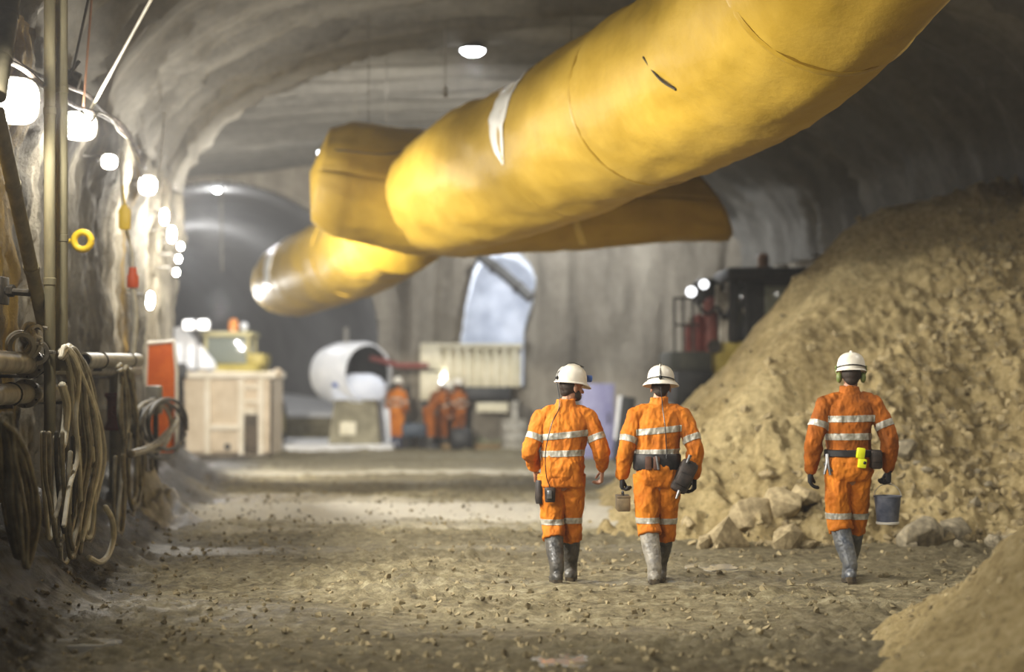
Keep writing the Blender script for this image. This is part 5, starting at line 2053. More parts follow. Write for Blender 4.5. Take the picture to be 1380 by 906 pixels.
# ---- the yellowish loader behind the skip
Y1 = 42.9
c0 = at(316, 600, Y1)
ld = empty('loader', (c0.x, Y1, gz(c0.x, Y1)))
tag(ld, 'faded yellow loader with an orange beacon showing above the beige skip', 'loader')
zc = at(0, 452, Y1).z
b = MB()
b.rings([(0, 0, 0.75, 0.85, 1.2), (0, 0, 1.9, 0.85, 1.2), (0, 0, 2.05, 0.75, 1.1), (0.05, 0, 2.10, 0.70, 1.0)], 28, p=5)
sub(ld, 'body', M_OLIVE, b)
for x, y in ((-0.62, -0.55), (0.42, -0.55), (-0.62, 0.6), (0.42, 0.6)):
    b = MB()
    b.tube([(x * 1.06, y, 2.0), (x, y, 2.82)], 0.05, 8)
    sub(ld, 'cab_post', M_OLIVE2, b)
b = MB()
b.box((-0.72, -0.68, 2.78), (0.54, 0.75, 2.90), c=0.05)
sub(ld, 'cab_roof', M_OLIVE2, b)
b = MB()
b.box((-0.60, -0.56, 2.12), (0.40, -0.53, 2.76), c=0.01)
sub(ld, 'windscreen', M_GLASS, b)
b = MB()
b.box((-0.60, 0.58, 2.12), (0.40, 0.61, 2.76), c=0.01)
sub(ld, 'rear_window', M_GLASS, b)
b = MB()
b.box((0.42, -0.8, 2.05), (0.86, 0.4, 2.36), c=0.06)
sub(ld, 'engine_cover', M_OLIVE, b)
b = MB()
b.lathe([(0.10, 0), (0.10, 0.03), (0.12, 0.04), (0.12, 0.25), (0.08, 0.32), (0.01, 0.33)], 18, M=Matrix.Translation((0.02, -0.3, 2.90)))
sub(ld, 'beacon', M_AMBER, b)
b = MB()
b.ball((0.30, -0.4, 3.04), (0.11, 0.09, 0.11), seg=14)
b.tube([(0.30, -0.35, 2.88), (0.30, -0.38, 3.0)], 0.03, 8)
sub(ld, 'work_lamp', M_WHITE, b)
for x, y in ((-0.95, -0.9), (0.95, -0.9), (-0.95, 0.9), (0.95, 0.9)):
    b = MB()
    M = Matrix.Translation((x, y, 0.6)) @ Matrix.Rotation(PI / 2, 4, 'Y')
    b.lathe([(0.25, -0.17), (0.52, -0.18), (0.60, -0.12), (0.62, 0), (0.60, 0.12), (0.52, 0.18), (0.25, 0.17)], 26, M=M)
    w0 = sub(ld, 'wheel', M_TYRE, b)
    b = MB()
    b.lathe([(0.02, -0.185), (0.26, -0.18), (0.28, 0.18), (0.02, 0.185)], 20, M=M)
    sub(w0, 'hub', M_OLIVE, b)

# ---- a white tilted hopper lid lit by an added light, a work lamp above it
Y2 = 40.9
lidp = [at(234, 442, Y2), at(246, 440, Y2), at(286, 486, Y2), at(290, 497, Y2), at(236, 497, Y2)]
lo_ = empty('hopper', (lidp[2].x, Y2, gz(lidp[2].x, Y2)))
tag(lo_, 'glaring white sloping hopper side standing behind the skip', 'hopper')
b = MB()
b.prism(lidp, (0, 0.3, 0))
o = b.build('slope_plate', M_WHITE, lo_, smooth=False)
keep(o)
b = MB()
x0_, x1_ = lidp[0].x, lidp[2].x
for x in (x0_ + 0.1, x1_ - 0.08):
    b.box((x - 0.05, Y2 + 0.1, gz(x, Y2)), (x + 0.05, Y2 + 0.2, lidp[3].z + 0.02))
keep(b.build('stand', M_DARK, lo_))
lampp = at(265, 438, 40.3)
wl = empty('work_lamp', lampp)
tag(wl, 'white twin work lamp on a mast above the glaring hopper', 'work lamp')
b = MB()
for dx in (-0.18, 0.16):
    b.box((dx - 0.13, -0.08, -0.12), (dx + 0.13, 0.12, 0.12), c=0.03)
b.build('lamp_head', M_WHITE, wl)
b = MB()
b.tube([(0, 0.05, -0.1), (0, 0.05, -lampp.z + gz(lampp.x, lampp.y))], 0.03, 8)
b.build('mast', M_IRON, wl)
b = MB()
for dx in (-0.18, 0.16):
    b.box((dx - 0.11, -0.10, -0.10), (dx + 0.11, -0.07, 0.10), c=0.01)
b.build('lamp_glass', emit('work_lamp_glass', (1, 0.97, 0.92, 1), 2.5), wl)

# ---- the big white open drum on a cradle
Y3 = 44.0 - 1.6
dc = at(474, 505, Y3)
dr = empty('drum', (dc.x, Y3, gz(dc.x, Y3)))
tag(dr, 'big white open-mouthed drum lying on its side with a blue mark', 'drum')
zz = dc.z - dr.location.z
b = MB()
M = Matrix.Translation((-0.05, 0.2, zz + 0.02)) @ Matrix.Rotation(PI / 2, 4, 'X') @ Matrix.Rotation(0.75, 4, 'Y')
b.lathe([(0.70, -0.75), (0.80, -0.3), (0.80, 0.55), (0.74, 0.72), (0.70, 0.72), (0.76, 0.52), (0.76, -0.3), (0.66, -0.72)], 40, M=M, closed=True)
sub(dr, 'shell', M_WHITE, b)
b = MB()
b.lathe([(0.01, -0.74), (0.68, -0.74), (0.68, -0.70), (0.01, -0.70)], 30, M=M)
sub(dr, 'back_plate', M_WHITE, b)
b = MB()
b.lathe([(0.752, 0.55), (0.752, -0.3), (0.655, -0.69), (0.01, -0.69), (0.01, -0.685), (0.64, -0.685), (0.740, -0.3), (0.740, 0.55)], 40, M=M, closed=True)
o = sub(dr, 'dark_inside', M_DARK, b)  # dark inner skin painted in for the drum's shaded inside
o['label'] = 'black skin painted in for the shaded inside'
b = MB()
b.rings([(0.2, -0.35, zz - 0.62, 0.62, 0.24), (0.2, -0.35, zz - 0.5, 0.68, 0.28), (0.22, -0.35, zz - 0.25, 0.66, 0.28), (0.25, -0.35, zz - 0.08, 0.50, 0.24), (0.28, -0.35, zz + 0.02, 0.25, 0.16)], 22, p=2.6)

sub(dr, 'apron', mat('pale_blue_white_paint', S(206, 212, 226), S(222, 226, 236), 0.5, 4), b)
b = MB()
b.box((-0.42, -0.65, zz - 0.30), (-0.15, -0.615, zz - 0.20), c=0.01)
sub(dr, 'blue_mark', M_BLUE, b)
b = MB()
b.prism([(-0.55, -0.45, 0), (0.75, -0.45, 0), (0.62, -0.45, zz - 0.62), (-0.38, -0.45, zz - 0.62)], (0, 1.1, 0))
sub(dr, 'cradle', mat('drab_paint', S(112, 106, 84), S(150, 142, 116), 0.7, 3), b, False)
b = MB()
b.box((-0.25, -0.52, 0.35), (0.15, -0.44, 0.68), c=0.03)
sub(dr, 'cradle_plate', M_CREAM, b)
b = MB()
b.tube([(-0.15, 0.1, zz + 0.80), (-0.15, 0.1, zz + 1.18)], 0.07, 12)
sub(dr, 'vent_pipe', mat('grey_vent', S(130, 126, 118), None, 0.6), b)
b = MB()
b.tube([(0.45, 0.1, zz + 0.42), (1.2, 0.0, zz + 0.22), (1.9, 0.0, zz + 0.22)], 0.07, 10)
sub(dr, 'delivery_arm', M_REDV, b)

# ---- the ribbed cream container on a frame, with rubble and timber below
Y4 = 45.0 - 1.9
x0, x1 = at(566, 0, Y4).x, at(702, 0, Y4).x
zt, zb = at(0, 466, Y4).z, at(0, 522, Y4).z
cn = empty('container', ((x0 + x1) / 2, Y4, gz((x0 + x1) / 2, Y4)))
tag(cn, 'cream tipping container with upright ribs raised on a dark frame', 'container')
hw = (x1 - x0) / 2
g0 = cn.location.z
b = MB()
b.box((-hw + 0.55, 0.03, zb - g0), (hw, 1.5, zt - g0), c=0.02)
sub(cn, 'body', M_CREAM, b)
for k in range(8):
    x = -hw + 0.72 + k * (2 * hw - 0.8) / 7.4
    b = MB()
    b.box((x - 0.06, -0.06, zb - g0), (x + 0.06, 0.05, zt - g0 - 0.05), c=0.02)
    sub(cn, 'rib', M_CREAM, b)
b = MB()
b.box((-hw + 0.5, -0.08, zt - g0 - 0.08), (hw + 0.04, 1.55, zt - g0 + 0.05), c=0.02)
sub(cn, 'top_rim', M_CREAM, b)
b = MB()
b.box((-hw, -0.05, at(0, 500, Y4).z - g0 + 0.02), (-hw + 0.54, 1.4, zt - g0 + 0.06), c=0.03)
sub(cn, 'upper_locker', M_CREAM, b)
b = MB()
b.box((-hw, -0.05, at(0, 540, Y4).z - g0), (-hw + 0.54, 1.4, at(0, 500, Y4).z - g0 - 0.03), c=0.03)
sub(cn, 'lower_locker', M_CREAM, b)
b = MB()
b.box((-0.15, -0.04, at(0, 540, Y4).z - g0), (hw - 0.25, 1.3, zb - g0 + 0.01), c=0.03)
sub(cn, 'dark_tray', M_DARK, b)
for x in (-hw + 0.1, -0.1, hw - 0.12):
    for y in (0.15, 1.25):
        b = MB()
        b.box((x - 0.06, y - 0.06, 0), (x + 0.06, y + 0.06, at(0, 538, Y4).z - g0), c=0.01)
        sub(cn, 'frame_leg', M_DARK, b)
b = MB()
b.box((0.15, -0.1, at(0, 556, Y4).z - g0), (0.95, 0.1, at(0, 543, Y4).z - g0), c=0.02)
sub(cn, 'number_plate', M_CREAM, b)
for nm, px, py, wd, m, lab in (('barrel', 694, 600, 0.33, M_CONC, 'pale round barrel at the right foot of the ribbed container'),):
    p = at(px, py, 42.3)
    b = MB()
    h = 0.74
    z = gz(p.x, p.y)
    b.lathe([(wd, 0), (wd * 1.03, 0.02), (wd * 1.0, 0.25), (wd * 1.04, 0.27), (wd * 1.0, 0.3), (wd * 0.99, 0.5), (wd * 1.03, 0.52), (wd, 0.54), (wd, h - 0.02), (wd * 1.02, h), (wd * 0.9, h), (wd * 0.9, h - 0.02)], 28, M=Matrix.Translation((p.x, p.y, z)))
    o = tag(b.build(nm, m), lab, 'barrel')
    b = MB()
    b.tube([(p.x, p.y, z + h - 0.03), (p.x, p.y, z + h + 0.45)], 0.10, 12)
    keep(b.build('filler_neck', m, o))
b = MB()
p = at(655, 604, 42.4)
b.box((p.x - 1.1, p.y - 0.1, gz(p.x, p.y) - 0.02), (p.x + 0.75, p.y + 0.12, gz(p.x, p.y) + 0.16), c=0.02)
tag(b.build('timber_baulk', M_TIMBER), 'rough timber baulk on the ground before the ribbed container', 'timber')
for k, (px, s) in enumerate(((632, 0.30), (652, 0.36), (668, 0.26))):
    bm = hull_rock(s, 200 + k)
    me = bpy.data.meshes.new('rubble_block')
    bm.to_mesh(me)
    bm.free()
    p = at(px, 590, 42.95)
    o = link('rubble_block', me, mat('mossy_stone', S(96, 98, 70), S(140, 138, 110), 0.9, 5) if k == 0 else bpy.data.materials['mossy_stone'], angle=0.5)
    o.location = (p.x, p.y, gz(p.x, p.y) + s * 0.4)
    tag(o, 'stone block lying under the ribbed container', 'stone', 'stone blocks under the ribbed container')
# crouched gear between the far workers
p = at(622, 586, 42.0)
b = MB()
b.rings([(p.x, p.y, gz(p.x, p.y), 0.26, 0.2), (p.x, p.y, gz(p.x, p.y) + 0.06, 0.30, 0.24), (p.x, p.y, gz(p.x, p.y) + 0.42, 0.28, 0.22), (p.x, p.y, gz(p.x, p.y) + 0.52, 0.18, 0.15)], 18, p=3)
b.tube([(p.x - 0.15, p.y, gz(p.x, p.y) + 0.5), (p.x, p.y, gz(p.x, p.y) + 0.66), (p.x + 0.15, p.y, gz(p.x, p.y) + 0.5)], 0.025, 8)
tag(b.build('kit_bag', M_DARK), 'dark kit bag on the ground by the huddled distant workers', 'bag')
p = at(560, 590, 42.2)
bl = empty('trolley', (p.x, p.y, gz(p.x, p.y)))
tag(bl, 'small dark trolley between the distant workers', 'trolley')
b = MB()
b.box((-0.32, -0.25, 0.28), (0.30, 0.25, 0.62), c=0.05)
sub(bl, 'tub', mat('dark_blue_paint', S(44, 56, 70), S(66, 78, 90), 0.5, 8), b)
b = MB()
b.tube([(0.25, -0.2, 0.5), (0.55, -0.2, 0.95), (0.55, 0.2, 0.95), (0.25, 0.2, 0.5)], 0.02, 8)
sub(bl, 'push_bar', M_PIPE2, b)
for x in (-0.22, 0.2):
    for y in (-0.22, 0.22):
        b = MB()
        b.lathe([(0.03, -0.03), (0.13, -0.035), (0.14, 0), (0.13, 0.035), (0.03, 0.03)], 16, M=Matrix.Translation((x, y, 0.14)) @ Matrix.Rotation(PI / 2, 4, 'X'))
        sub(bl, 'wheel', M_TYRE, b)
b = MB()
p = at(522, 596, 43.4)
b.box((p.x - 0.30, p.y - 0.05, gz(p.x, p.y)), (p.x + 0.28, p.y + 0.12, gz(p.x, p.y) + 1.15), c=0.03)
tag(b.build('white_board', M_WHITE), 'plain white board standing behind the bright orange distant worker', 'board')

# ---- pale slabs laid on the far floor
M_FRESH = mat('fresh_concrete', S(206, 205, 204), S(232, 231, 230), 0.7, 3)
y0, y1 = 41.3, 46.8
a0, a1 = (366 - CX) / F, (530 - CX) / F
zz_ = max(gz(a0 * y0, y0), gz(a1 * y0, y0), gz((a0 + a1) / 2 * y1, y1)) + 0.09
b = MB()
b.prism([(a0 * y0, y0, zz_ - 0.3), (a1 * y0, y0, zz_ - 0.3), (a1 * y1, y1, zz_ - 0.3), (a0 * y1, y1, zz_ - 0.3)], (0, 0, 0.3))
tag(b.build('concrete_slab', M_FRESH, smooth=False), 'pale concrete slab on the floor past the beige skip', 'slab')
rp = empty('ramp', (at(410, 0, 50).x, 48.5, 0))
tag(rp, 'pale ramp rising over an earth bank inside the far arched mouth', 'ramp')
x0, x1 = at(330, 0, 48.5).x, at(470, 0, 48.5).x
b = MB()
b.prism([(x0, 48.5, 0), (x0, 48.9, 0.66), (x0 - 1.8, 62, 1.16), (x0 - 1.8, 62, 0)], (x1 - x0, 0, 0))
keep(b.build('bank', M_MUD, rp, False))
b = MB()
b.prism([(x0 + 0.05, 48.85, 0.66), (x0 + 0.05, 48.85, 0.78), (x0 - 1.75, 62, 1.28), (x0 - 1.75, 62, 1.16)], (x1 - x0 - 0.1, 0, 0))
keep(b.build('surface_slab', M_FRESH, rp, False))

# ---- the slanting duct across the lit opening
b = MB()
b.tube([at(646, 344, 43.2), at(680, 370, 42.9), at(716, 402, 42.6)], 0.14, 14)
pj = tag(b.build('discharge_pipe', mat('dark_grey_pipe', S(74, 74, 72), S(98, 96, 92), 0.5, 6)), 'dark pipe slanting across the white-lit opening', 'pipe')
for f in (0.3, 0.75):
    p = at(646, 344, 43.2).lerp(at(716, 402, 42.6), f)
    b = MB()
    d = (at(716, 402, 42.6) - at(646, 344, 43.2)).normalized()
    b.tube([p - d * 0.03, p + d * 0.03], 0.175, 14)
    keep(b.build('collar', M_IRON, pj))

# ---- clutter by the right wall behind the walkers
p = at(806, 590, 37.0)
cb_ = empty('cabinet', (p.x, p.y, gz(p.x, p.y)))
tag(cb_, 'lilac-blue cabinet seen just past the hat of the bearded walker', 'cabinet')
b = MB()
b.box((-0.36, 0, 0), (0.36, 0.6, 1.62), c=0.03)
sub(cb_, 'body', mat('lilac_paint', S(134, 134, 176), S(160, 160, 196), 0.5, 4), b)
b = MB()
b.box((-0.31, -0.03, 0.10), (0.31, 0.0, 1.52), c=0.015)
dd = sub(cb_, 'door', bpy.data.materials['lilac_paint'], b)
b = MB()
b.tube([(0.22, -0.04, 0.75), (0.22, -0.08, 0.78), (0.22, -0.08, 0.95), (0.22, -0.04, 0.98)], 0.014, 8)
sub(dd, 'handle', M_IRON, b)
p = at(836, 590, 35.0)
b = MB()
R = Matrix.Translation((p.x, p.y, gz(p.x, p.y))) @ Matrix.Rotation(0.12, 4, 'Y')
b.T = R
b.box((-0.16, 0, 0.0), (0.16, 0.06, 1.35), c=0.02)
o = tag(b.build('panel', M_DARK), 'leaning black board beside the lilac cabinet', 'board')
b = MB()
b.T = R
b.box((-0.20, -0.02, 0.45), (-0.13, 0.05, 1.36), c=0.012)
keep(b.build('white_edge_strip', M_WHITE, o))
p = at(752, 590, 38.5)
b = MB()
b.rings([(p.x, p.y, gz(p.x, p.y), 0.55, 0.4), (p.x, p.y, gz(p.x, p.y) + 0.9, 0.55, 0.4), (p.x, p.y, gz(p.x, p.y) + 1.05, 0.45, 0.35)], 20, p=4)
tag(b.build('storage_tank', M_DARK), 'dark squat tank behind the bearded walker', 'tank')

# ---- the dark drilling rig half hidden by the sand heap
Y5 = 29.7
q = at(1000, 560, Y5)
rg = empty('drill_rig', (q.x, Y5, gz(q.x, Y5)))
tag(rg, 'black and yellow wheeled rig with a boxy cab half hidden behind the sand heap', 'drill rig')
rz = rg.location.z


def L(px, py, dy=0.0):
    """Rig coordinates from a pixel at the rig's depth."""
    v = at(px, py, Y5)
    return Vector((v.x - q.x, dy, v.z - rz))


def rbox(name, x0, x1, y0, y1, d0, d1, m, c=0.03, parent=None):
    a, z = L(x0, y1), L(x1, y0)
    b = MB()
    b.box((a.x, d0, a.z), (z.x, d1, z.z), c=c)
    return sub(parent or rg, name, m, b)


rbox('chassis', 912, 1100, 505, 545, 0.1, 2.4, M_DARK, 0.06)
rbox('fuel_tank', 908, 960, 500, 548, -0.3, 0.4, M_DARK, 0.05)
rbox('platform', 903, 958, 474, 500, -0.1, 2.2, mat('dark_olive_paint', S(48, 50, 44), S(70, 70, 60), 0.6, 6), 0.02)
b = MB()
b.prism([L(955, 498), L(958, 478), L(972, 462), L(1006, 460), L(1010, 472), L(992, 498), L(975, 512), L(956, 512)], (0, 1.9, 0))
sub(rg, 'yellow_bonnet', M_OLIVE, b, False)
b = MB()
M = Matrix.Translation(L(962, 467, -0.02)) @ Matrix.Rotation(PI / 2, 4, 'X')
b.lathe([(0.10, 0), (0.12, 0.02), (0.12, 0.06), (0.09, 0.06), (0.08, 0.03), (0.01, 0.03)], 18, M=M)
sub(rg, 'headlight_rim', M_IRON, b)
# cab
cabz0, cabz1 = L(0, 465).z, L(0, 364).z
for px in (988, 1008, 1078, 1108):
    for dy in (0.0, 1.6):
        b = MB()
        a, c = L(px, 462, dy), L(px, 366, dy)
        b.box((a.x - 0.07, dy - 0.05, a.z), (a.x + 0.07, dy + 0.05, c.z), c=0.015)
        sub(rg, 'cab_pillar', M_DARK, b)
rbox('cab_roof', 978, 1116, 361, 378, -0.2, 1.9, M_DARK, 0.05)
rbox('cab_rear_wall', 1008, 1108, 376, 462, 1.5, 1.56, M_DARK, 0.01)
rbox('cab_door', 1008, 1030, 376, 462, -0.02, 0.03, M_DARK, 0.01)
rbox('cab_window', 1030, 1068, 386, 424, -0.03, 0.02, M_GLASS, 0.01)
rbox('cab_panel', 1028, 1110, 422, 466, -0.02, 0.03, M_DARK, 0.01)
rbox('cab_top_rail', 1028, 1110, 376, 388, -0.02, 0.04, M_DARK, 0.01)
rbox('side_window', 990, 1008, 384, 440, 0.0, 0.03, M_GLASSD, 0.005)
b = MB()
b.prism([L(1000, 416, -0.04), L(1006, 414, -0.04), L(1016, 452, -0.04), L(1008, 450, -0.04)], (0, 0.03, 0))
sub(rg, 'lit_pillar', M_PIPE, b)  # stands for a lit cab pillar, made of paler metal
b = MB()
p = L(1032, 361, 0.3)
b.lathe([(0.13, 0), (0.13, 0.05), (0.10, 0.06), (0.11, 0.20), (0.06, 0.27), (0.01, 0.28)], 16, M=Matrix.Translation(p))
sub(rg, 'beacon', mat('brown_beacon', S(110, 78, 50), None, 0.3), b)
# machinery before the cab: cylinders, tanks, lamps, rails
for px, y0, y1, r, m in ((944, 430, 474, 0.10, M_REDV), (960, 408, 474, 0.13, mat('maroon_paint', S(110, 56, 48), S(140, 78, 66), 0.5, 6)), (932, 440, 474, 0.08, M_REDV)):
    a, c = L(px, y1, 0.3), L(px, y0, 0.3)
    b = MB()
    b.tube([a, c], r, 16, dome=True)
    o = sub(rg, 'gas_cylinder', m, b)
    b = MB()
    b.tube([c, c + V3(0, 0, r + 0.10)], 0.035, 10)
    sub(o, 'cylinder_valve', M_PIPE, b)
for px, y0, y1 in ((974, 392, 470), (981, 380, 466), (968, 384, 420)):
    b = MB()
    b.tube([L(px, y1, 0.2), L(px + 2, y0, 0.2)], 0.055, 12)
    sub(rg, 'hydraulic_ram', M_PIPE, b)
b = MB()
b.rings([(L(956, 0).x, 0.6, L(0, 408).z, 0.16, 0.3), (L(956, 0).x, 0.6, L(0, 405).z, 0.20, 0.36), (L(956, 0).x, 0.6, L(0, 378).z, 0.20, 0.36), (L(956, 0).x, 0.6, L(0, 374).z, 0.14, 0.3)], 18, p=3.5)
sub(rg, 'air_filter', M_DARK, b)
for px, py, r in ((930, 394, 0.09), (947, 384, 0.08)):
    b = MB()
    M = Matrix.Translation(L(px, py, -0.25)) @ Matrix.Rotation(PI / 2 + 0.2, 4, 'X') @ Matrix.Rotation(-0.3, 4, 'Y')
    b.lathe([(r * 0.5, -0.16), (r * 0.9, -0.10), (r * 1.15, 0), (r * 1.15, 0.03), (r * 0.2, 0.03)], 18, M=M)
    o = sub(rg, 'work_lamp', M_DARK, b)
    b = MB()
    b.lathe([(r * 1.02, 0.02), (r * 1.0, 0.045), (0.01, 0.06)], 18, M=M)
    sub(o, 'lamp_glass', emit('rig_lamp_glass', (0.95, 0.97, 1, 1), 3) if r > 0.085 else bpy.data.materials['rig_lamp_glass'], b)
b = MB()
for px in (909, 921, 934):
    b.tube([L(px, 476, -0.05), L(px - 1, 402, -0.05)], 0.022, 8)
for py in (402, 438):
    b.tube([L(907, py, -0.05), L(942, py, -0.05)], 0.022, 8)
sub(rg, 'handrail', M_IRON, b)
b = MB()
b.tube(catmull([L(940, 410, 0.0), L(952, 424, -0.1), L(966, 414, -0.1), L(976, 430, 0), L(986, 410, 0.05)], 6), 0.03, 8)
sub(rg, 'hydraulic_hose', M_DARK, b)
for px, dy in ((985, -0.05), (1080, -0.05), (985, 2.4), (1080, 2.4)):
    b = MB()
    v = L(px, 0)
    M = Matrix.Translation((v.x, dy, 0.68)) @ Matrix.Rotation(PI / 2, 4, 'X')
    b.lathe([(0.3, -0.22), (0.58, -0.23), (0.66, -0.16), (0.69, 0), (0.66, 0.16), (0.58, 0.23), (0.3, 0.22)], 30, M=M)
    o = sub(rg, 'wheel', M_TYRE, b)
    b = MB()
    b.lathe([(0.02, -0.24), (0.16, -0.235), (0.30, -0.18), (0.32, 0.18), (0.16, 0.235), (0.02, 0.24)], 20, M=M)
    sub(o, 'hub', M_OLIVE, b)
b = MB()
p = L(938, 512, -0.1)
b.ball(p, (0.16, 0.10, 0.09), seg=14)
sub(rg, 'step_lamp', M_CREAM, b)
# boom folded above the bonnet
b = MB()
b.box(L(1090, 400, 1.2) + V3(0, -0.15, -0.15), L(1200, 400, 1.2) + V3(0, 0.15, 0.15), c=0.04)
sub(rg, 'boom', M_OLIVE, b)

light('work_lamp_beam', lampp + Vector((0.15, -0.3, 0.0)), 260, (1.0, 0.97, 0.9), 0.12, 'SPOT', lampp + Vector((0.9, -1.2, -1.6)), 140, 0.8)
light('hopper_fill', Vector((lidp[2].x + 0.5, Y2 - 1.6, 3.4)), 260, (1.0, 0.98, 0.94), 0.1)  # added unseen light that makes the white hopper side glare
light('rig_lamp_beam', Vector((q.x + L(930, 394).x, Y5 - 0.6, rz + L(930, 394).z)), 60, (0.95, 0.97, 1.0), 0.08, 'SPOT', Vector((q.x + L(930, 394).x - 3, Y5 - 1.5, 0.5)), 120, 0.8)
light('cap_lamp_beam', at(597, 508, 43.1), 8, (0.9, 0.95, 1.0), 0.05)
# ================================================================== stones, clods, puddles
M_ROCK = [mat('pale_sandstone', S(132, 118, 88), S(182, 166, 130), 0.9, 4, bump=0.5, bscale=26), mat('grey_stone', S(112, 104, 86), S(156, 146, 122), 0.9, 4, bump=0.5, bscale=26)]
protos = []
for k in range(10):
    bm = hull_rock(1.0, 40 + k, 0.8, 18, 0.10)
    me = bpy.data.meshes.new('boulder')
    bm.to_mesh(me)
    bm.free()
    c = co_of(me)
    c += no_of(me) * (0.03 * fbm(c * 3 + k, 3))[:, None]
    me.vertices.foreach_set('co', c.ravel())
    me.update()
    protos.append(me)


def boulder(px, py, Y, r, k, label, m=0, group=None, flat=1.0, sink=0.25):
    me = protos[k % 10].copy()
    o = link('boulder', me, M_ROCK[m], angle=0.5)
    p = at(px, py, Y)
    r *= 1.3 if r > 0.14 else 1.0
    z = ground(p.x, p.y)
    o.location = (p.x, p.y, z + r * (0.55 - sink))
    o.scale = (r, r, r * flat)
    o.rotation_euler = (rh.uniform(-0.3, 0.3), rh.uniform(-0.3, 0.3), rh.uniform(0, 6))
    tag(o, label, 'boulder', group)
    return o


named = [(980, 712, 17.3, 0.25, 1, 'largest pale boulder at the heap foot, just past the tool-belt man', 0),
         (1012, 690, 17.9, 0.24, 2, 'second pale boulder from the tool-belt man along the heap foot', 0),
         (1052, 684, 18.0, 0.24, 3, 'pale boulder halfway between the tool-belt man and the tall man', 0),
         (1060, 714, 17.2, 0.18, 4, 'flat pale stone in front of the boulder halfway to the tall man', 0),
         (952, 716, 17.3, 0.13, 5, 'small pale stone close behind the dark boot of the tool-belt man', 0),
         (1086, 672, 18.3, 0.18, 6, 'pale stone high on the heap foot beside the empty glove of the tall man', 0),
         (1238, 706, 17.3, 0.24, 7, 'flat grey slab of rock on the ground past the bucket', 1),
         (1285, 690, 17.6, 0.20, 8, 'grey stone past the flat slab beyond the bucket', 1),
         (1215, 640, 19.0, 0.18, 9, 'grey stone lying on the heap just above the bucket', 1)]
for px, py, Y, r, k, lab, m in named:
    boulder(px, py, Y, r, k, lab, m)
rk = random.Random(5)
for k in range(34):
    px = rk.choice([rk.uniform(925, 1100), rk.uniform(1180, 1370)])
    Y = rk.uniform(16.9, 18.9)
    boulder(px, 700, Y, rk.uniform(0.05, 0.13), k, 'small broken stone at the foot of the big sand heap', 1 if px > 1170 else 0, 'small stones along the foot of the big heap')


def scatter(name, n, spot, rmin, rmax, m, label, seed):
    """Loose crumbs too many to count, lying on the ground: one object."""
    rr_ = random.Random(seed)
    base = []
    for k in range(6):
        bm = hull_rock(1.0, 90 + k, 0.8, 9, 0)
        bm.verts.index_update()
        base.append((np.array([v.co[:] for v in bm.verts]), [[v.index for v in f.verts] for f in bm.faces]))
        bm.free()
    pts = [spot(rr_) for _ in range(n)]
    xs, ys_ = np.array([p[0] for p in pts]), np.array([p[1] for p in pts])
    z = np.maximum(np.maximum(floor_h(xs, ys_), pile_h(xs, ys_)), near_pile_h(xs, ys_))
    vs, fs, off = [], [], 0
    for i in range(n):
        co, ff = base[i % 6]
        r = rmin + (rmax - rmin) * rr_.random() ** 2.5
        a = rr_.uniform(0, 6.28)
        ca, sa = math.cos(a), math.sin(a)
        q = co * r
        q = np.stack([q[:, 0] * ca - q[:, 1] * sa, q[:, 0] * sa + q[:, 1] * ca, q[:, 2]], 1) + np.array([xs[i], ys_[i], z[i] + r * 0.25])
        vs.append(q)
        fs += [[j + off for j in f] for f in ff]
        off += len(co)
    me = bpy.data.meshes.new(name)
    me.from_pydata(np.concatenate(vs).tolist(), [], fs)
    me.update()
    o = link(name, me, m, smooth=False)
    tag(o, label, name.replace('_', ' '), None, 'stuff')
    return o


def floor_spot(r):
    while True:
        y = 7.6 + 22 * r.random() ** 1.6
        x = r.uniform(-0.30, 0.30) * y
        walker = any(abs(x - p.x) < 0.25 and abs(y - p.y) < 0.55 for p in (L1, L2, L3))
        if x + 0.1 * y > -2.2 and not walker and not (x > 1.0 and y > 16.9) and not (x > 1.9 and y < 12.2):
            return (x, y)


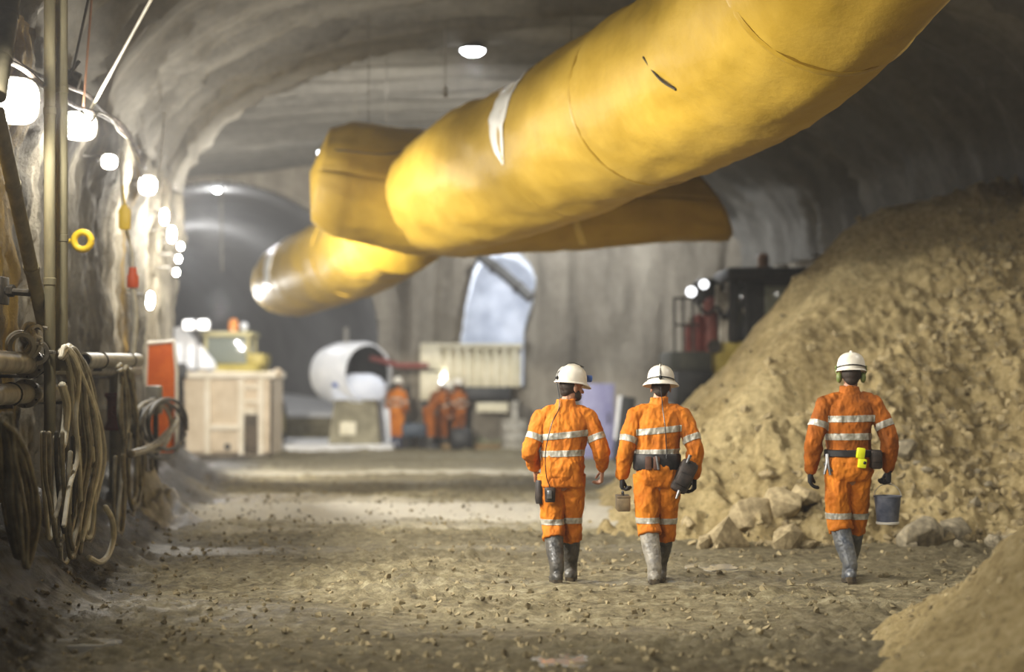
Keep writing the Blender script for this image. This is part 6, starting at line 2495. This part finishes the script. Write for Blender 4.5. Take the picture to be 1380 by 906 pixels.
def pile_spot(r):
    while True:
        x, y = r.uniform(1.2, 8.0), r.uniform(17.4, 25)
        if x < 10 - 0.1 * y - 0.3:
            d = (x - 2.2) * 0.75 + (22.0 - y) * 0.5
            if d > 2.3 or r.random() < 0.06:
                return (x, y)


def near_spot(r):
    return (r.uniform(2.1, 4.6), r.uniform(7.8, 11.6))


scatter('mud_crumbs', 6500, floor_spot, 0.006, 0.042, mat('mud_clod', S(96, 86, 62), S(158, 144, 110), 0.95, 9), 'mud crumbs and grit strewn over the tunnel floor', 1)
scatter('sand_clods', 3000, pile_spot, 0.015, 0.10, mat('sand_clod', S(112, 100, 74), S(168, 152, 114), 0.95, 7), 'loose clods strewn over the big sand heap', 2)
scatter('sand_crumbs', 700, near_spot, 0.006, 0.035, bpy.data.materials['sand_clod'], 'loose crumbs strewn over the small sand heap', 3)

M_WATER = mat('muddy_water', S(140, 138, 130), S(164, 160, 150), 0.10, 3, spec=0.9)  # muddy water, base colour paled to stand in for its glint


def puddle(px, py, rx, ry, label, seed):
    y = F * EYE / (py - HY)
    p = at(px, py, y)
    a = np.linspace(0, 2 * PI, 49)[:-1]
    jit = 1 + 0.35 * noise3(np.stack([np.cos(a) * 1.3 + seed, np.sin(a) * 1.3, np.zeros(48)], 1))
    X, Y = p.x + rx * np.cos(a) * jit, p.y + ry * np.sin(a) * jit
    z = float(np.median(floor_h(X, Y))) + 0.012
    b = MB()
    vs = [(p.x, p.y, z)] + [(x, yy, z) for x, yy in zip(X, Y)] + [(x, yy, z - 0.06) for x, yy in zip(X, Y)]
    fs = [(0, 1 + i, 1 + (i + 1) % 48) for i in range(48)] + [(1 + i, 49 + i, 49 + (i + 1) % 48, 1 + (i + 1) % 48) for i in range(48)]
    b._add(vs, fs)
    return tag(b.build('puddle', M_WATER, angle=0.5), label, 'puddle')


puddle(958, 768, 0.22, 0.30, 'bright shallow puddle on the ground between the tool-belt man and the tall man', 1)
puddle(760, 893, 0.20, 0.22, 'dull puddle at the bottom edge of the picture in front of the three walkers', 2)
puddle(110, 868, 0.26, 0.16, 'wet glinting patch of water in the lower left corner', 3)
